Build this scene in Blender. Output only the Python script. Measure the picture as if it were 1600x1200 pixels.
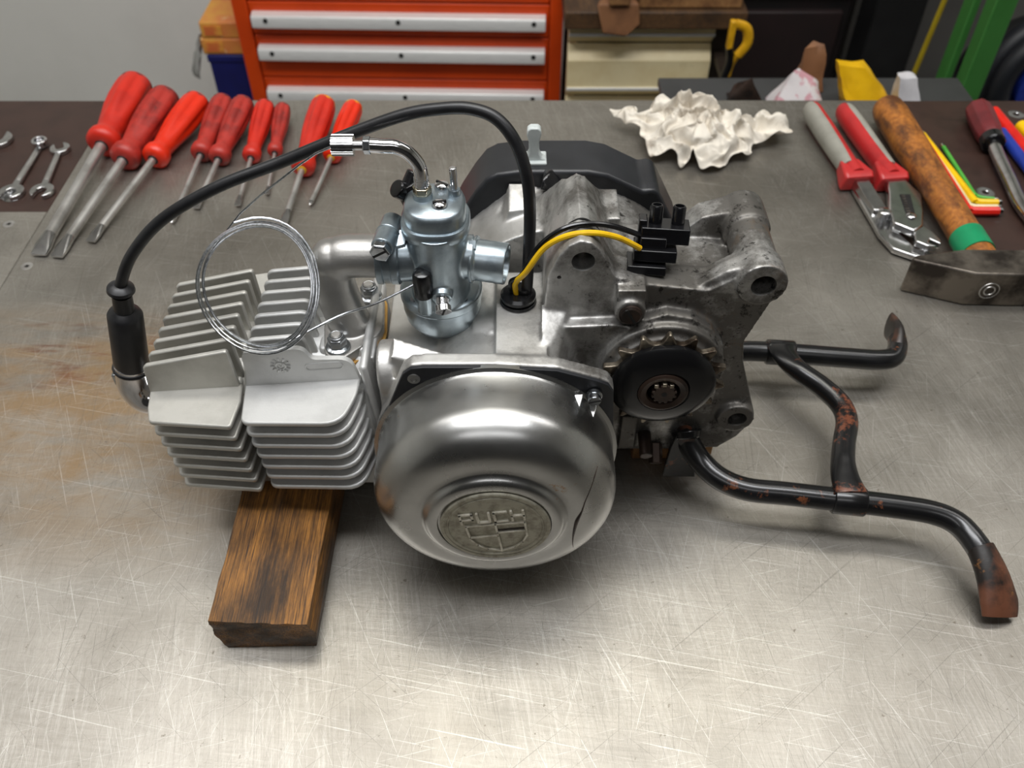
import bpy, bmesh, math, random
from mathutils import Vector, Matrix, noise, Quaternion

for _o in list(bpy.data.objects):
    bpy.data.objects.remove(_o)
scene = bpy.context.scene
COL = scene.collection
SC = 0.01          # everything below is laid out in centimetres; the bench top is z = 0
R = math.radians
rng = random.Random(7)

# ------------------------------------------------------------------ camera
cam_d = bpy.data.cameras.new('camera')
cam = bpy.data.objects.new('camera', cam_d)
COL.objects.link(cam)
cam.location = (0, 0, 47.5 * SC)
cam.rotation_euler = (R(90 - 46.5), 0, 0)
cam_d.sensor_width = 36
cam_d.lens = 31.05
cam_d.clip_start = 0.01
cam_d.dof.use_dof = True
cam_d.dof.focus_distance = 0.47
cam_d.dof.aperture_fstop = 12
scene.camera = cam

# ------------------------------------------------------------------ world, lamps, exposure
world = bpy.data.worlds.new('world')
scene.world = world
world.use_nodes = True
_bg = world.node_tree.nodes['Background']
_bg.inputs[0].default_value = (0.80, 0.82, 0.86, 1)
_bg.inputs[1].default_value = 0.25

def ceiling_lamp(loc, size, watts, colour, rotz=0):
    d = bpy.data.lights.new('fluorescent_light', 'AREA')
    d.shape = 'RECTANGLE'
    d.size, d.size_y = size[0] * SC, size[1] * SC
    d.energy = watts
    d.color = colour
    o = bpy.data.objects.new('fluorescent_light', d)
    COL.objects.link(o)
    o.location = Vector(loc) * SC
    o.rotation_euler = (0, 0, R(rotz))
    return o

# rows of fluorescent luminaires: over the back of the bench, over its middle, behind the viewer
ceiling_lamp((6, 91, 176), (112, 34), 9, (1.0, 0.98, 0.90))
ceiling_lamp((-122, 90, 176), (112, 34), 5, (1.0, 0.98, 0.96))
ceiling_lamp((134, 90, 176), (112, 34), 6, (1.0, 0.98, 0.96))
ceiling_lamp((-12, 28, 176), (170, 34), 25, (0.97, 0.98, 1.0))
ceiling_lamp((-15, -100, 176), (180, 34), 6, (0.98, 0.98, 1.0))

scene.view_settings.view_transform = 'Standard'
scene.view_settings.look = 'None'
scene.view_settings.gamma = 1
scene.view_settings.use_curve_mapping = False
scene.view_settings.exposure = 0.2

# ------------------------------------------------------------------ mesh helpers (centimetres)
def new():
    return bmesh.new()

def V(p):
    return Vector(p)

def prism(bm, poly, axis, a, b):
    def mk(u, v, w):
        return {'x': (w, u, v), 'y': (u, w, v), 'z': (u, v, w)}[axis]
    A = [bm.verts.new(mk(u, v, a)) for u, v in poly]
    B = [bm.verts.new(mk(u, v, b)) for u, v in poly]
    n = len(poly)
    bm.faces.new(A)
    bm.faces.new(B[::-1])
    for i in range(n):
        bm.faces.new((A[i], B[i], B[(i + 1) % n], A[(i + 1) % n]))
    return A + B

def box(bm, x0, x1, y0, y1, z0, z1):
    return prism(bm, [(x0, y0), (x1, y0), (x1, y1), (x0, y1)], 'z', z0, z1)

def frame(d):
    d = V(d).normalized()
    u = d.cross(Vector((0, 0, 1)))
    if u.length < 1e-4:
        u = Vector((1, 0, 0))
    u.normalize()
    return u, d.cross(u).normalized(), d

def lathe(bm, prof, o, d, n=48, sx=1.0, sy=1.0, phase=0.0, mod=None):
    """prof: list of (radius, height along d); closed with caps where the radius is above 0"""
    u, w, d = frame(d)
    o = V(o)
    rings = []
    for r, h in prof:
        if r < 1e-5:
            rings.append([bm.verts.new(o + d * h)])
            continue
        ring = []
        for i in range(n):
            a = 2 * math.pi * i / n + phase
            k = mod(a, h) if mod else 1.0
            ring.append(bm.verts.new(o + d * h + u * (r * k * sx * math.cos(a)) + w * (r * k * sy * math.sin(a))))
        rings.append(ring)
    for p, q in zip(rings, rings[1:]):
        if len(p) == 1 and len(q) == 1:
            continue
        for i in range(n):
            j = (i + 1) % n
            if len(p) == 1:
                bm.faces.new((p[0], q[i], q[j]))
            elif len(q) == 1:
                bm.faces.new((p[i], q[0], p[j]))
            else:
                bm.faces.new((p[i], q[i], q[j], p[j]))
    for ring in (rings[0], rings[-1]):
        if len(ring) > 1:
            bm.faces.new(ring)
    return [v for r_ in rings for v in r_]

def cyl(bm, p0, p1, r0, r1=None, n=28):
    p0, p1 = V(p0), V(p1)
    L = (p1 - p0).length
    return lathe(bm, [(r0, 0), (r0 if r1 is None else r1, L)], p0, p1 - p0, n)

def spline(pts, k=8, closed=False):
    P = [V(p) for p in pts]
    out = []
    n = len(P)
    segs = n if closed else n - 1
    for i in range(segs):
        if closed:
            a, b, c, d = P[(i - 1) % n], P[i], P[(i + 1) % n], P[(i + 2) % n]
        else:
            a, b, c, d = P[max(i - 1, 0)], P[i], P[i + 1], P[min(i + 2, n - 1)]
        for j in range(k):
            t = j / k
            out.append(0.5 * ((2 * b) + (c - a) * t + (2 * a - 5 * b + 4 * c - d) * t * t + (3 * b - a - 3 * c + d) * t ** 3))
    if not closed:
        out.append(P[-1])
    return out

def tube(bm, pts, r, n=12, closed=False, flat=None):
    """r: a number or one radius per point; flat: optional (ku, kw) per point"""
    P = [V(p) for p in pts]
    m = len(P)
    rr = r if isinstance(r, (list, tuple)) else [r] * m
    T = []
    for i in range(m):
        if closed:
            T.append((P[(i + 1) % m] - P[i - 1]).normalized())
        else:
            T.append((P[min(i + 1, m - 1)] - P[max(i - 1, 0)]).normalized())
    u = frame(T[0])[0]
    rings = []
    for i in range(m):
        u = (u - T[i] * u.dot(T[i])).normalized()
        w = T[i].cross(u)
        ku, kw = flat[i] if flat else (1, 1)
        rings.append([bm.verts.new(P[i] + u * (rr[i] * ku * math.cos(2 * math.pi * k / n)) + w * (rr[i] * kw * math.sin(2 * math.pi * k / n))) for k in range(n)])
    pairs = list(zip(rings, rings[1:]))
    if closed:
        pairs.append((rings[-1], rings[0]))
    for p, q in pairs:
        for k in range(n):
            l = (k + 1) % n
            bm.faces.new((p[k], q[k], q[l], p[l]))
    if not closed:
        bm.faces.new(rings[0])
        bm.faces.new(rings[-1])

def resample(vals, m):
    out = []
    for i in range(m):
        t = i / (m - 1) * (len(vals) - 1)
        a = min(int(t), len(vals) - 2)
        f = t - a
        v0, v1 = vals[a], vals[a + 1]
        if isinstance(v0, tuple):
            out.append(tuple(x + (y - x) * f for x, y in zip(v0, v1)))
        else:
            out.append(v0 + (v1 - v0) * f)
    return out

def hull(bm, pts):
    vs = [bm.verts.new(p) for p in pts]
    res = bmesh.ops.convex_hull(bm, input=vs)
    kill = [g for g in res['geom_interior'] if isinstance(g, bmesh.types.BMVert)]
    if kill:
        bmesh.ops.delete(bm, geom=kill, context='VERTS')

def ell(bm, c, rad, n=20):
    m = Matrix.Translation(V(c)) @ Matrix.Diagonal((rad[0], rad[1], rad[2], 1))
    return bmesh.ops.create_uvsphere(bm, u_segments=n, v_segments=max(6, n // 2), radius=1, matrix=m)['verts']

def arc(cx, cy, r, a0, a1, n=8):
    return [(cx + r * math.cos(R(a0 + (a1 - a0) * i / n)), cy + r * math.sin(R(a0 + (a1 - a0) * i / n))) for i in range(n + 1)]

def rounded(x0, x1, y0, y1, r, n=5):
    return arc(x1 - r, y0 + r, r, -90, 0, n) + arc(x1 - r, y1 - r, r, 0, 90, n) + arc(x0 + r, y1 - r, r, 90, 180, n) + arc(x0 + r, y0 + r, r, 180, 270, n)

def xf(verts, m):
    for v in verts:
        v.co = m @ v.co

def turn(axis, deg, about):
    return Matrix.Translation(V(about)) @ Matrix.Rotation(R(deg), 4, axis) @ Matrix.Translation(-V(about))

ORG = {}
def bake(o):
    dg = bpy.context.evaluated_depsgraph_get()
    me = bpy.data.meshes.new_from_object(o.evaluated_get(dg))
    o.modifiers.clear()
    old = o.data
    o.data = me
    bpy.data.meshes.remove(old)

def obj(name, bm, m, parent=None, bevel=0, seg=2, smooth=35, voxel=0, relax=4, cut=None, label=None, kind=None):
    root = parent
    while root is not None and root.parent is not None:
        root = root.parent
    off = ORG.get(root.name, Vector()) if root else Vector()
    for v in bm.verts:
        v.co = (v.co - off) * SC
    bmesh.ops.recalc_face_normals(bm, faces=bm.faces)
    me = bpy.data.meshes.new(name)
    bm.to_mesh(me)
    bm.free()
    o = bpy.data.objects.new(name, me)
    COL.objects.link(o)
    if parent is not None:
        o.parent = parent
    me.materials.append(m)
    if voxel:
        r_ = o.modifiers.new('remesh', 'REMESH')
        r_.mode = 'VOXEL'
        r_.voxel_size = voxel * SC
        s_ = o.modifiers.new('smooth', 'SMOOTH')
        s_.factor = 0.5
        s_.iterations = relax
        co = None
        if cut is not None:
            for v in cut.verts:
                v.co = (v.co - off) * SC
            bmesh.ops.recalc_face_normals(cut, faces=cut.faces)
            cm = bpy.data.meshes.new('cutter')
            cut.to_mesh(cm)
            cut.free()
            co = bpy.data.objects.new('cutter', cm)
            COL.objects.link(co)
            if parent is not None:
                co.parent = parent
            b_ = o.modifiers.new('cut', 'BOOLEAN')
            b_.operation = 'DIFFERENCE'
            b_.solver = 'EXACT'
            b_.object = co
        bpy.context.view_layer.update()
        bake(o)
        if co:
            bpy.data.objects.remove(co)
        if not o.data.materials:
            o.data.materials.append(m)
    if bevel:
        b_ = o.modifiers.new('bevel', 'BEVEL')
        b_.width = bevel * SC
        b_.segments = seg
        b_.limit_method = 'ANGLE'
        b_.angle_limit = R(35)
    if smooth:
        o.data.shade_smooth()
        o.data.set_sharp_from_angle(angle=R(smooth))
    if label:
        o['label'] = label
    if kind:
        o['kind'] = kind
    return o

def tag(o, label, cat, group=None):
    o['label'] = label
    o['category'] = cat
    o['kind'] = 'thing'
    if group:
        o['group'] = group
    return o

def thing(name, label, cat, loc=(0, 0, 0), group=None, local=False, rot=None):
    """an Empty at the thing's base; its parts are given in bench coordinates unless local"""
    o = bpy.data.objects.new(name, None)
    o.empty_display_size = 0.02
    COL.objects.link(o)
    o.location = V(loc) * SC
    if rot is not None:
        o.rotation_euler = rot
    ORG[o.name] = Vector() if local else V(loc)
    return tag(o, label, cat, group)

def struct(o, kind='structure'):
    o['kind'] = kind
    return o

def twin(o, parent, m=None):
    c = o.copy()
    COL.objects.link(c)
    c.parent = parent
    if m is not None:
        c.matrix_local = m
    return c

# ------------------------------------------------------------------ materials
def lin(c):
    return tuple(((x / 255) / 12.92 if x <= 10 else (((x / 255) + 0.055) / 1.055) ** 2.4) for x in c)

class Mat:
    def __init__(self, name):
        self.m = bpy.data.materials.new(name)
        self.m.use_nodes = True
        self.t = self.m.node_tree
        self.b = self.t.nodes['Principled BSDF']
        self.tc = self.t.nodes.new('ShaderNodeTexCoord')
    def n(self, kind, **kw):
        x = self.t.nodes.new(kind)
        for k, v in kw.items():
            setattr(x, k, v)
        return x
    def l(self, a, b):
        self.t.links.new(a, b)
    def coords(self, scale=(1, 1, 1), rot=(0, 0, 0)):
        src = self.tc.outputs['Object']
        if any(rot):        # turn first, stretch afterwards
            tr = self.n('ShaderNodeMapping')
            tr.inputs['Rotation'].default_value = rot
            self.l(src, tr.inputs['Vector'])
            src = tr.outputs[0]
        mp = self.n('ShaderNodeMapping')
        mp.inputs['Scale'].default_value = scale
        self.l(src, mp.inputs['Vector'])
        return mp.outputs[0]
    def noise(self, scale, detail=6, rough=0.6, stretch=(1, 1, 1), rot=(0, 0, 0)):
        x = self.n('ShaderNodeTexNoise')
        x.inputs['Scale'].default_value = scale
        x.inputs['Detail'].default_value = detail
        x.inputs['Roughness'].default_value = rough
        self.l(self.coords(stretch, rot), x.inputs['Vector'])
        return x.outputs['Fac']
    def ramp(self, fac, lo, hi, a=0.0, b=1.0):
        x = self.n('ShaderNodeMapRange')
        x.inputs['From Min'].default_value = lo
        x.inputs['From Max'].default_value = hi
        x.inputs['To Min'].default_value = a
        x.inputs['To Max'].default_value = b
        self.l(fac, x.inputs['Value'])
        return x.outputs[0]
    def math(self, op, a, b):
        x = self.n('ShaderNodeMath', operation=op)
        for i, q in enumerate((a, b)):
            if isinstance(q, (int, float)):
                x.inputs[i].default_value = q
            else:
                self.l(q, x.inputs[i])
        return x.outputs[0]
    def mix(self, fac, a, b):
        x = self.n('ShaderNodeMix', data_type='RGBA')
        if isinstance(fac, (int, float)):
            x.inputs['Factor'].default_value = fac
        else:
            self.l(fac, x.inputs['Factor'])
        for key, q in (('A', a), ('B', b)):
            s = [i for i in x.inputs if i.name == key and i.type == 'RGBA'][0]
            if isinstance(q, tuple):
                s.default_value = (*q[:3], 1)
            else:
                self.l(q, s)
        return [i for i in x.outputs if i.type == 'RGBA'][0]
    def bump(self, h, strength=0.2, dist=0.001):
        x = self.n('ShaderNodeBump')
        x.inputs['Strength'].default_value = strength
        x.inputs['Distance'].default_value = dist
        self.l(h, x.inputs['Height'])
        self.l(x.outputs[0], self.b.inputs['Normal'])
    def set(self, key, v):
        if isinstance(v, tuple):
            self.b.inputs[key].default_value = (*v[:3], 1)
        elif isinstance(v, (int, float)):
            self.b.inputs[key].default_value = v
        else:
            self.l(v, self.b.inputs[key])

def mat(name, col, metal=0.0, rough=0.5, col2=None, s2=40, lo=0.45, hi=0.65, spot=None, bump=0.0, bs=300, bd=0.0005, stretch=(1, 1, 1), rvar=0.0, coat=0.0, srgb=True, spotm=None):
    """col/col2 are sRGB bytes; spot = (colour, scale, low, high); spotm: metallic inside the spots"""
    M = Mat(name)
    c = lin(col)
    if col2 is not None:
        c = M.mix(M.ramp(M.noise(s2, stretch=stretch), lo, hi), c, lin(col2))
    mt = metal
    if spot:
        f = M.ramp(M.noise(spot[1], 8, 0.7), spot[2], spot[3])
        c = M.mix(f, c, lin(spot[0]))
        if spotm is not None:
            mt = M.ramp(f, 0, 1, metal, spotm)
    M.set('Base Color', c)
    M.set('Metallic', mt)
    if rvar:
        M.set('Roughness', M.ramp(M.noise(s2 * 1.7, stretch=stretch), 0.3, 0.7, rough - rvar, rough + rvar))
    else:
        M.set('Roughness', rough)
    if coat:
        M.set('Coat Weight', coat)
        M.set('Coat Roughness', 0.15)
    if bump:
        M.bump(M.noise(bs, 4, stretch=stretch), bump, bd)
    return M.m

def steel_plate_mat():
    M = Mat('scratched_steel')
    base = M.mix(M.ramp(M.noise(7, 6, 0.6), 0.35, 0.7), lin((166, 161, 152)), lin((132, 127, 118)))
    fine = M.noise(30, 6, 0.75, (1, 16, 1), (0, 0, R(5)))
    fine2 = M.noise(26, 6, 0.75, (22, 1, 1), (0, 0, R(-9)))
    cloud = M.ramp(M.noise(13, 5, 0.6), 0.4, 0.65)
    base = M.mix(M.math('MULTIPLY', cloud, M.ramp(fine, 0.45, 0.75, 0, 0.5)), base, lin((108, 104, 96)))
    cloud2 = M.ramp(M.noise(8, 5, 0.6, (1.3, 1, 1)), 0.42, 0.62)
    base = M.mix(M.math('MULTIPLY', cloud2, M.ramp(fine2, 0.48, 0.75, 0, 0.45)), base, lin((206, 203, 196)))
    # rust and varnish stains that lie in the left of the plate
    sep = M.n('ShaderNodeSeparateXYZ')
    M.l(M.tc.outputs['Object'], sep.inputs[0])
    side = M.math('MULTIPLY', M.ramp(sep.outputs[0], -0.13, -0.24), M.math('MULTIPLY', M.ramp(sep.outputs[1], -0.17, -0.08), M.ramp(sep.outputs[1], 0.10, 0.03)))
    patch = M.ramp(M.noise(9, 7, 0.65, (1, 2.2, 1)), 0.38, 0.58)
    streak = M.ramp(M.noise(5, 7, 0.7, (1, 9, 1), (0, 0, R(6))), 0.38, 0.62)
    rust = M.math('MULTIPLY', side, M.math('MAXIMUM', M.math('MULTIPLY', patch, 0.75), M.math('MULTIPLY', streak, 0.8)))
    base = M.mix(rust, base, lin((134, 102, 56)))
    redr = M.math('MULTIPLY', M.math('MULTIPLY', side, M.ramp(sep.outputs[1], -0.02, 0.02)), M.ramp(M.noise(14, 8, 0.7, (1, 5, 1)), 0.52, 0.66))
    base = M.mix(redr, base, lin((112, 62, 36)))
    specks = M.ramp(M.noise(190, 4, 0.65), 0.66, 0.72, 0, 0.65)
    base = M.mix(specks, base, lin((88, 78, 64)))
    # long single scratches
    for k, (ang, st, hi_) in enumerate(((12, (1.6, 150, 1), 0.66), (-38, (1.3, 170, 1), 0.67), (64, (1.4, 160, 1), 0.66), (95, (1.2, 190, 1), 0.65), (-72, (1.6, 170, 1), 0.655), (40, (1.3, 150, 1), 0.67), (-14, (1.8, 160, 1), 0.66), (80, (1.2, 170, 1), 0.65))):
        f = M.ramp(M.noise(6 + k, 3, 0.5, st, (0, 0, R(ang))), hi_, hi_ + 0.03, 0, 0.26 if k % 2 == 0 else 0.4)
        base = M.mix(f, base, lin((226, 224, 218)) if k % 2 == 0 else lin((92, 88, 82)))
    M.set('Base Color', base)
    M.set('Metallic', M.ramp(rust, 0, 1, 0.78, 0.3))
    M.set('Roughness', M.math('ADD', M.ramp(M.noise(11, 6, 0.6), 0.3, 0.7, 0.30, 0.46), M.math('MULTIPLY', rust, 0.15)))
    M.set('Anisotropic', 0.3)
    grain = M.noise(300, 4, 0.7, (5, 1, 1), (0, 0, R(-4)))
    base = M.mix(M.ramp(grain, 0.5, 0.75, 0, 0.35), base, lin((112, 108, 100)))
    M.set('Base Color', base)
    M.bump(M.math('ADD', M.math('ADD', fine, fine2), M.math('MULTIPLY', grain, 0.5)), 0.14, 0.0006)
    return M.m

def wood_mat(name, a, b, c, axis_stretch=(30, 2.5, 30), rough=0.6, scale=9):
    M = Mat(name)
    g = M.noise(scale, 8, 0.7, axis_stretch)
    g2 = M.noise(scale * 0.7, 7, 0.7, (3, 1, 3))
    col = M.mix(M.ramp(g, 0.38, 0.62), lin(a), lin(b))
    col = M.mix(M.ramp(g2, 0.42, 0.62, 0, 0.9), col, lin(c))
    M.set('Base Color', col)
    M.set('Roughness', rough)
    M.bump(g, 0.5, 0.0015)
    return M.m

MT = {}
MT['steel_plate'] = steel_plate_mat()
MT['brown_board'] = mat('brown_board', (58, 40, 34), 0, 0.42, (48, 33, 28), 30, spot=((110, 100, 92), 240, 0.74, 0.78), bump=0.05)
MT['block_wood'] = wood_mat('oiled_wood', (182, 124, 54), (66, 44, 25), (38, 27, 19), (130, 4, 130), 0.5, 9)
MT['pale_wood'] = wood_mat('pale_wood', (176, 132, 84), (140, 98, 58), (100, 66, 40))
MT['hammer_wood'] = wood_mat('hammer_wood', (186, 118, 46), (146, 84, 30), (74, 42, 22), (8, 8, 1.2), 0.45, 30)
MT['bench_wood'] = wood_mat('bench_wood', (130, 96, 60), (104, 74, 46), (84, 58, 38))
MT['cast'] = mat('cast_aluminium', (178, 177, 174), 0.95, 0.40, (132, 130, 126), 22, 0.42, 0.7, spot=((38, 34, 30), 90, 0.60, 0.72), bump=0.18, bs=420, rvar=0.08, spotm=0.3)
MT['cast_dirty_flat'] = mat('greasy_cast_aluminium', (150, 148, 144), 0.95, 0.36, (96, 93, 88), 18, 0.4, 0.65, spot=((34, 28, 23), 60, 0.55, 0.70), bump=0.18, bs=380, rvar=0.08, spotm=0.2)
def greasy_cast():
    M = Mat('greasy_cast_aluminium')
    sep = M.n('ShaderNodeSeparateXYZ')
    M.l(M.tc.outputs['Object'], sep.inputs[0])
    col = M.mix(M.ramp(M.noise(24, 6, 0.6), 0.35, 0.7), lin((216, 215, 212)), lin((178, 176, 172)))
    # oil film gathered round the chain sprocket and the rear lugs
    zone = M.math('ADD', M.ramp(sep.outputs[0], -0.01, 0.07, 0.0, 0.30), -0.12)
    film = M.ramp(M.math('ADD', M.noise(26, 8, 0.72), zone), 0.44, 0.66)
    col = M.mix(M.math('MULTIPLY', film, 0.85), col, lin((70, 65, 58)))
    pits = M.ramp(M.math('ADD', M.noise(130, 6, 0.75), M.math('MULTIPLY', zone, 0.35)), 0.62, 0.70)
    col = M.mix(M.math('MULTIPLY', pits, 0.85), col, lin((30, 27, 24)))
    brown = M.math('MULTIPLY', M.ramp(M.noise(40, 5, 0.7), 0.6, 0.75), M.ramp(sep.outputs[0], 0.02, 0.10))
    col = M.mix(M.math('MULTIPLY', brown, 0.6), col, lin((120, 92, 62)))
    M.set('Base Color', col)
    M.set('Metallic', M.ramp(film, 0, 1, 0.88, 0.7))
    M.set('Roughness', M.ramp(M.noise(50, 5, 0.6), 0.3, 0.7, 0.40, 0.54))
    M.bump(M.noise(420, 5, 0.7), 0.2, 0.0005)
    return M.m
MT['cast_dirty'] = greasy_cast()
MT['head_cast'] = mat('sand_cast_head', (196, 194, 187), 0.6, 0.50, (178, 176, 169), 30, bump=0.25, bs=900, bd=0.0003)
MT['barrel_cast'] = mat('blasted_barrel', (208, 208, 206), 0.58, 0.50, (192, 192, 190), 30, bump=0.22, bs=900, bd=0.0003)
MT['manifold'] = mat('bead_blasted_aluminium', (186, 184, 180), 0.9, 0.42, (166, 164, 160), 25, bump=0.25, bs=700, bd=0.0003)
MT['cover'] = mat('satin_zinc_cover', (190, 190, 188), 1.0, 0.29, (176, 176, 174), 16, spot=((156, 116, 62), 32, 0.635, 0.69), spotm=0.4, rvar=0.04, bump=0.03, bs=500)
MT['emblem'] = mat('worn_emblem', (172, 168, 152), 0.55, 0.45, (140, 135, 120), 200, bump=0.25, bs=420)
MT['zinc'] = mat('zinc_die_cast', (176, 188, 194), 0.9, 0.34, (150, 162, 170), 60, spot=((60, 64, 66), 160, 0.68, 0.78), bump=0.08, bs=500)
MT['chrome'] = mat('chrome', (226, 226, 228), 1.0, 0.10, (210, 210, 212), 60)
MT['zinc_bolt'] = mat('zinc_bolt', (196, 200, 204), 1.0, 0.22, (170, 174, 178), 200)
MT['wire_steel'] = mat('galvanised_wire', (196, 199, 202), 1.0, 0.28, (150, 153, 157), 600, stretch=(1, 1, 1))
MT['rubber'] = mat('black_rubber', (22, 22, 24), 0, 0.38, (32, 32, 34), 60)
MT['plastic_black'] = mat('black_plastic', (16, 16, 18), 0, 0.22, (24, 24, 26), 60)
MT['yellow_wire'] = mat('yellow_insulation', (236, 190, 10), 0, 0.38, (214, 166, 8), 80)
MT['black_paint'] = mat('black_enamel_over_rust', (17, 17, 18), 0, 0.26, (26, 26, 27), 40, spot=((104, 62, 40), 22, 0.585, 0.615), coat=0.2, bump=0.12, bs=90)
MT['rust_paint'] = mat('rusted_black_enamel', (30, 25, 22), 0, 0.40, (98, 60, 42), 30, 0.42, 0.56, spot=((146, 98, 48), 70, 0.58, 0.7), bump=0.3, bs=120)
MT['dull_black'] = mat('dull_black_surface', (30, 31, 34), 0, 0.40, (40, 41, 44), 20, spot=((150, 150, 148), 120, 0.76, 0.78))
MT['gasket'] = mat('paper_gasket', (206, 160, 84), 0, 0.7, (186, 140, 70), 60)
MT['rust_dark'] = mat('oily_rust', (62, 48, 40), 0.5, 0.42, (36, 30, 27), 60, bump=0.3, bs=300)
MT['sprocket'] = mat('worn_sprocket', (158, 148, 132), 0.9, 0.36, (62, 52, 43), 60, 0.4, 0.6, bump=0.15)
MT['disc_black'] = mat('black_polished_disc', (20, 20, 21), 0.2, 0.24, (28, 28, 29), 20)
MT['dark_gap'] = mat('dark_bore', (14, 13, 12), 0, 0.7, (20, 18, 16), 60)
MT['clear_clip'] = mat('translucent_clip', (196, 202, 200), 0, 0.3, (182, 188, 186), 60)
MT['red_handle'] = mat('red_plastic', (200, 40, 22), 0, 0.42, (182, 34, 20), 40, bump=0.04)
MT['red_bright'] = mat('bright_red_plastic', (220, 44, 14), 0, 0.38, (208, 40, 12), 40)
MT['red_worn'] = mat('grimy_red_plastic', (170, 44, 34), 0, 0.48, (132, 34, 28), 60, spot=((62, 28, 26), 90, 0.60, 0.74), bump=0.06)
MT['end_dark'] = mat('dark_end_cap', (44, 30, 30), 0, 0.5, (34, 24, 24), 60)
MT['end_yellow'] = mat('yellow_plastic', (226, 170, 24), 0, 0.42, (206, 152, 20), 60)
MT['tool_steel'] = mat('tool_steel', (206, 204, 200), 0.85, 0.36, (176, 173, 168), 40, rvar=0.05)
MT['tool_dark'] = mat('dark_forged_steel', (128, 120, 110), 0.8, 0.38, (62, 56, 51), 30, 0.42, 0.62, bump=0.15, bs=150)
MT['satin_chrome'] = mat('satin_chrome', (206, 206, 206), 1.0, 0.20, (186, 186, 186), 90)
MT['grey_grip'] = mat('grey_grip', (150, 148, 138), 0, 0.48, (138, 136, 126), 40, spot=((170, 60, 56), 60, 0.70, 0.74))
MT['red_grip'] = mat('red_grip', (186, 44, 44), 0, 0.40, (164, 36, 38), 40)
MT['green_tape'] = mat('green_tape', (14, 140, 90), 0, 0.4, (10, 126, 80), 40)
MT['rag'] = mat('stained_white_cloth', (224, 217, 204), 0, 0.9, (198, 188, 172), 26, 0.45, 0.7, spot=((128, 110, 90), 30, 0.55, 0.70), bump=0.3, bs=500)
MT['maroon'] = mat('maroon_plastic', (112, 38, 42), 0, 0.4, (96, 32, 36), 40)
MT['hex_red'] = mat('red_sleeve', (220, 36, 24), 0, 0.32, (204, 32, 22), 60)
MT['hex_yellow'] = mat('yellow_sleeve', (240, 196, 10), 0, 0.32, (224, 178, 10), 60)
MT['hex_green'] = mat('green_sleeve', (84, 170, 66), 0, 0.32, (70, 154, 56), 60)
MT['hex_pale'] = mat('pale_sleeve', (226, 214, 176), 0, 0.32, (210, 198, 160), 60)
MT['blue'] = mat('blue_plastic', (36, 58, 150), 0, 0.35, (30, 50, 136), 60)
MT['navy'] = mat('navy_blue_paint', (18, 24, 96), 0, 0.5, (16, 20, 84), 20)
MT['orange'] = mat('orange_enamel', (212, 68, 5), 0, 0.42, (200, 62, 4), 12)
MT['alu_strip'] = mat('extruded_aluminium', (238, 238, 236), 0.35, 0.36, (226, 226, 224), 30, stretch=(1, 20, 20))
MT['cream'] = mat('cream_enamel', (236, 220, 176), 0, 0.45, (224, 204, 156), 14, spot=((150, 128, 90), 9, 0.62, 0.76))
MT['dark_frame'] = mat('dark_brown_frame', (44, 34, 26), 0, 0.55, (34, 27, 21), 20)
MT['beam'] = wood_mat('old_beam', (96, 68, 40), (70, 48, 28), (48, 34, 22))
MT['cork'] = mat('brown_leather', (128, 86, 54), 0, 0.7, (104, 68, 42), 30, bump=0.2)
MT['black_machine'] = mat('black_machine', (20, 16, 16), 0, 0.6, (30, 18, 18), 8)
MT['black_bag'] = mat('black_bag', (17, 17, 18), 0, 0.55, (24, 24, 25), 12)
MT['green_frame'] = mat('green_enamel', (58, 118, 52), 0, 0.45, (50, 106, 44), 12)
MT['yellow_stick'] = mat('yellow_stick', (168, 146, 24), 0, 0.5, (150, 128, 20), 12)
MT['wall_dimmed'] = mat('dimmed_plaster', (58, 57, 56), 0, 0.9, (52, 51, 50), 3)  # unseen front wall darkened, standing in for the dim room behind the viewer
MT['wall'] = mat('grey_plaster', (238, 238, 232), 0, 0.9, (232, 232, 226), 3, bump=0.05)
MT['ceiling'] = mat('white_plaster', (206, 206, 202), 0, 0.9, (198, 198, 194), 3)
MT['floor'] = mat('concrete', (120, 116, 110), 0, 0.8, (104, 100, 95), 6)
MT['grey_sheet'] = mat('grey_sheet_metal', (64, 64, 64), 0.2, 0.5, (54, 54, 54), 10)
MT['bag_yellow'] = mat('yellow_film', (228, 178, 20), 0, 0.35, (206, 156, 14), 16)
MT['bag_white'] = mat('white_film', (206, 204, 206), 0, 0.35, (186, 184, 188), 16)
MT['bag_pink'] = mat('pink_printed_film', (200, 150, 158), 0, 0.4, (212, 206, 206), 40, 0.45, 0.5)
MT['card_orange'] = mat('orange_carton', (226, 168, 70), 0, 0.55, (218, 132, 70), 14, 0.4, 0.6, spot=((236, 206, 150), 30, 0.58, 0.66))

# ------------------------------------------------------------------ the room
def slab(name, x0, x1, y0, y1, z0, z1, m):
    bm = new()
    box(bm, x0, x1, y0, y1, z0, z1)
    return struct(obj(name, bm, m, smooth=0))

slab('floor', -260, 300, -220, 236, -96, -90, MT['floor'])
slab('ceiling', -260, 300, -220, 236, 180, 186, MT['ceiling'])
slab('wall_back', -260, 300, 230, 236, -90, 180, MT['wall'])
slab('wall_left', -260, -254, -220, 230, -90, 180, MT['wall'])
slab('wall_right', 294, 300, -220, 230, -90, 180, MT['wall'])
slab('wall_front', -260, 300, -220, -214, -90, 180, MT['wall_dimmed'])

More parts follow.
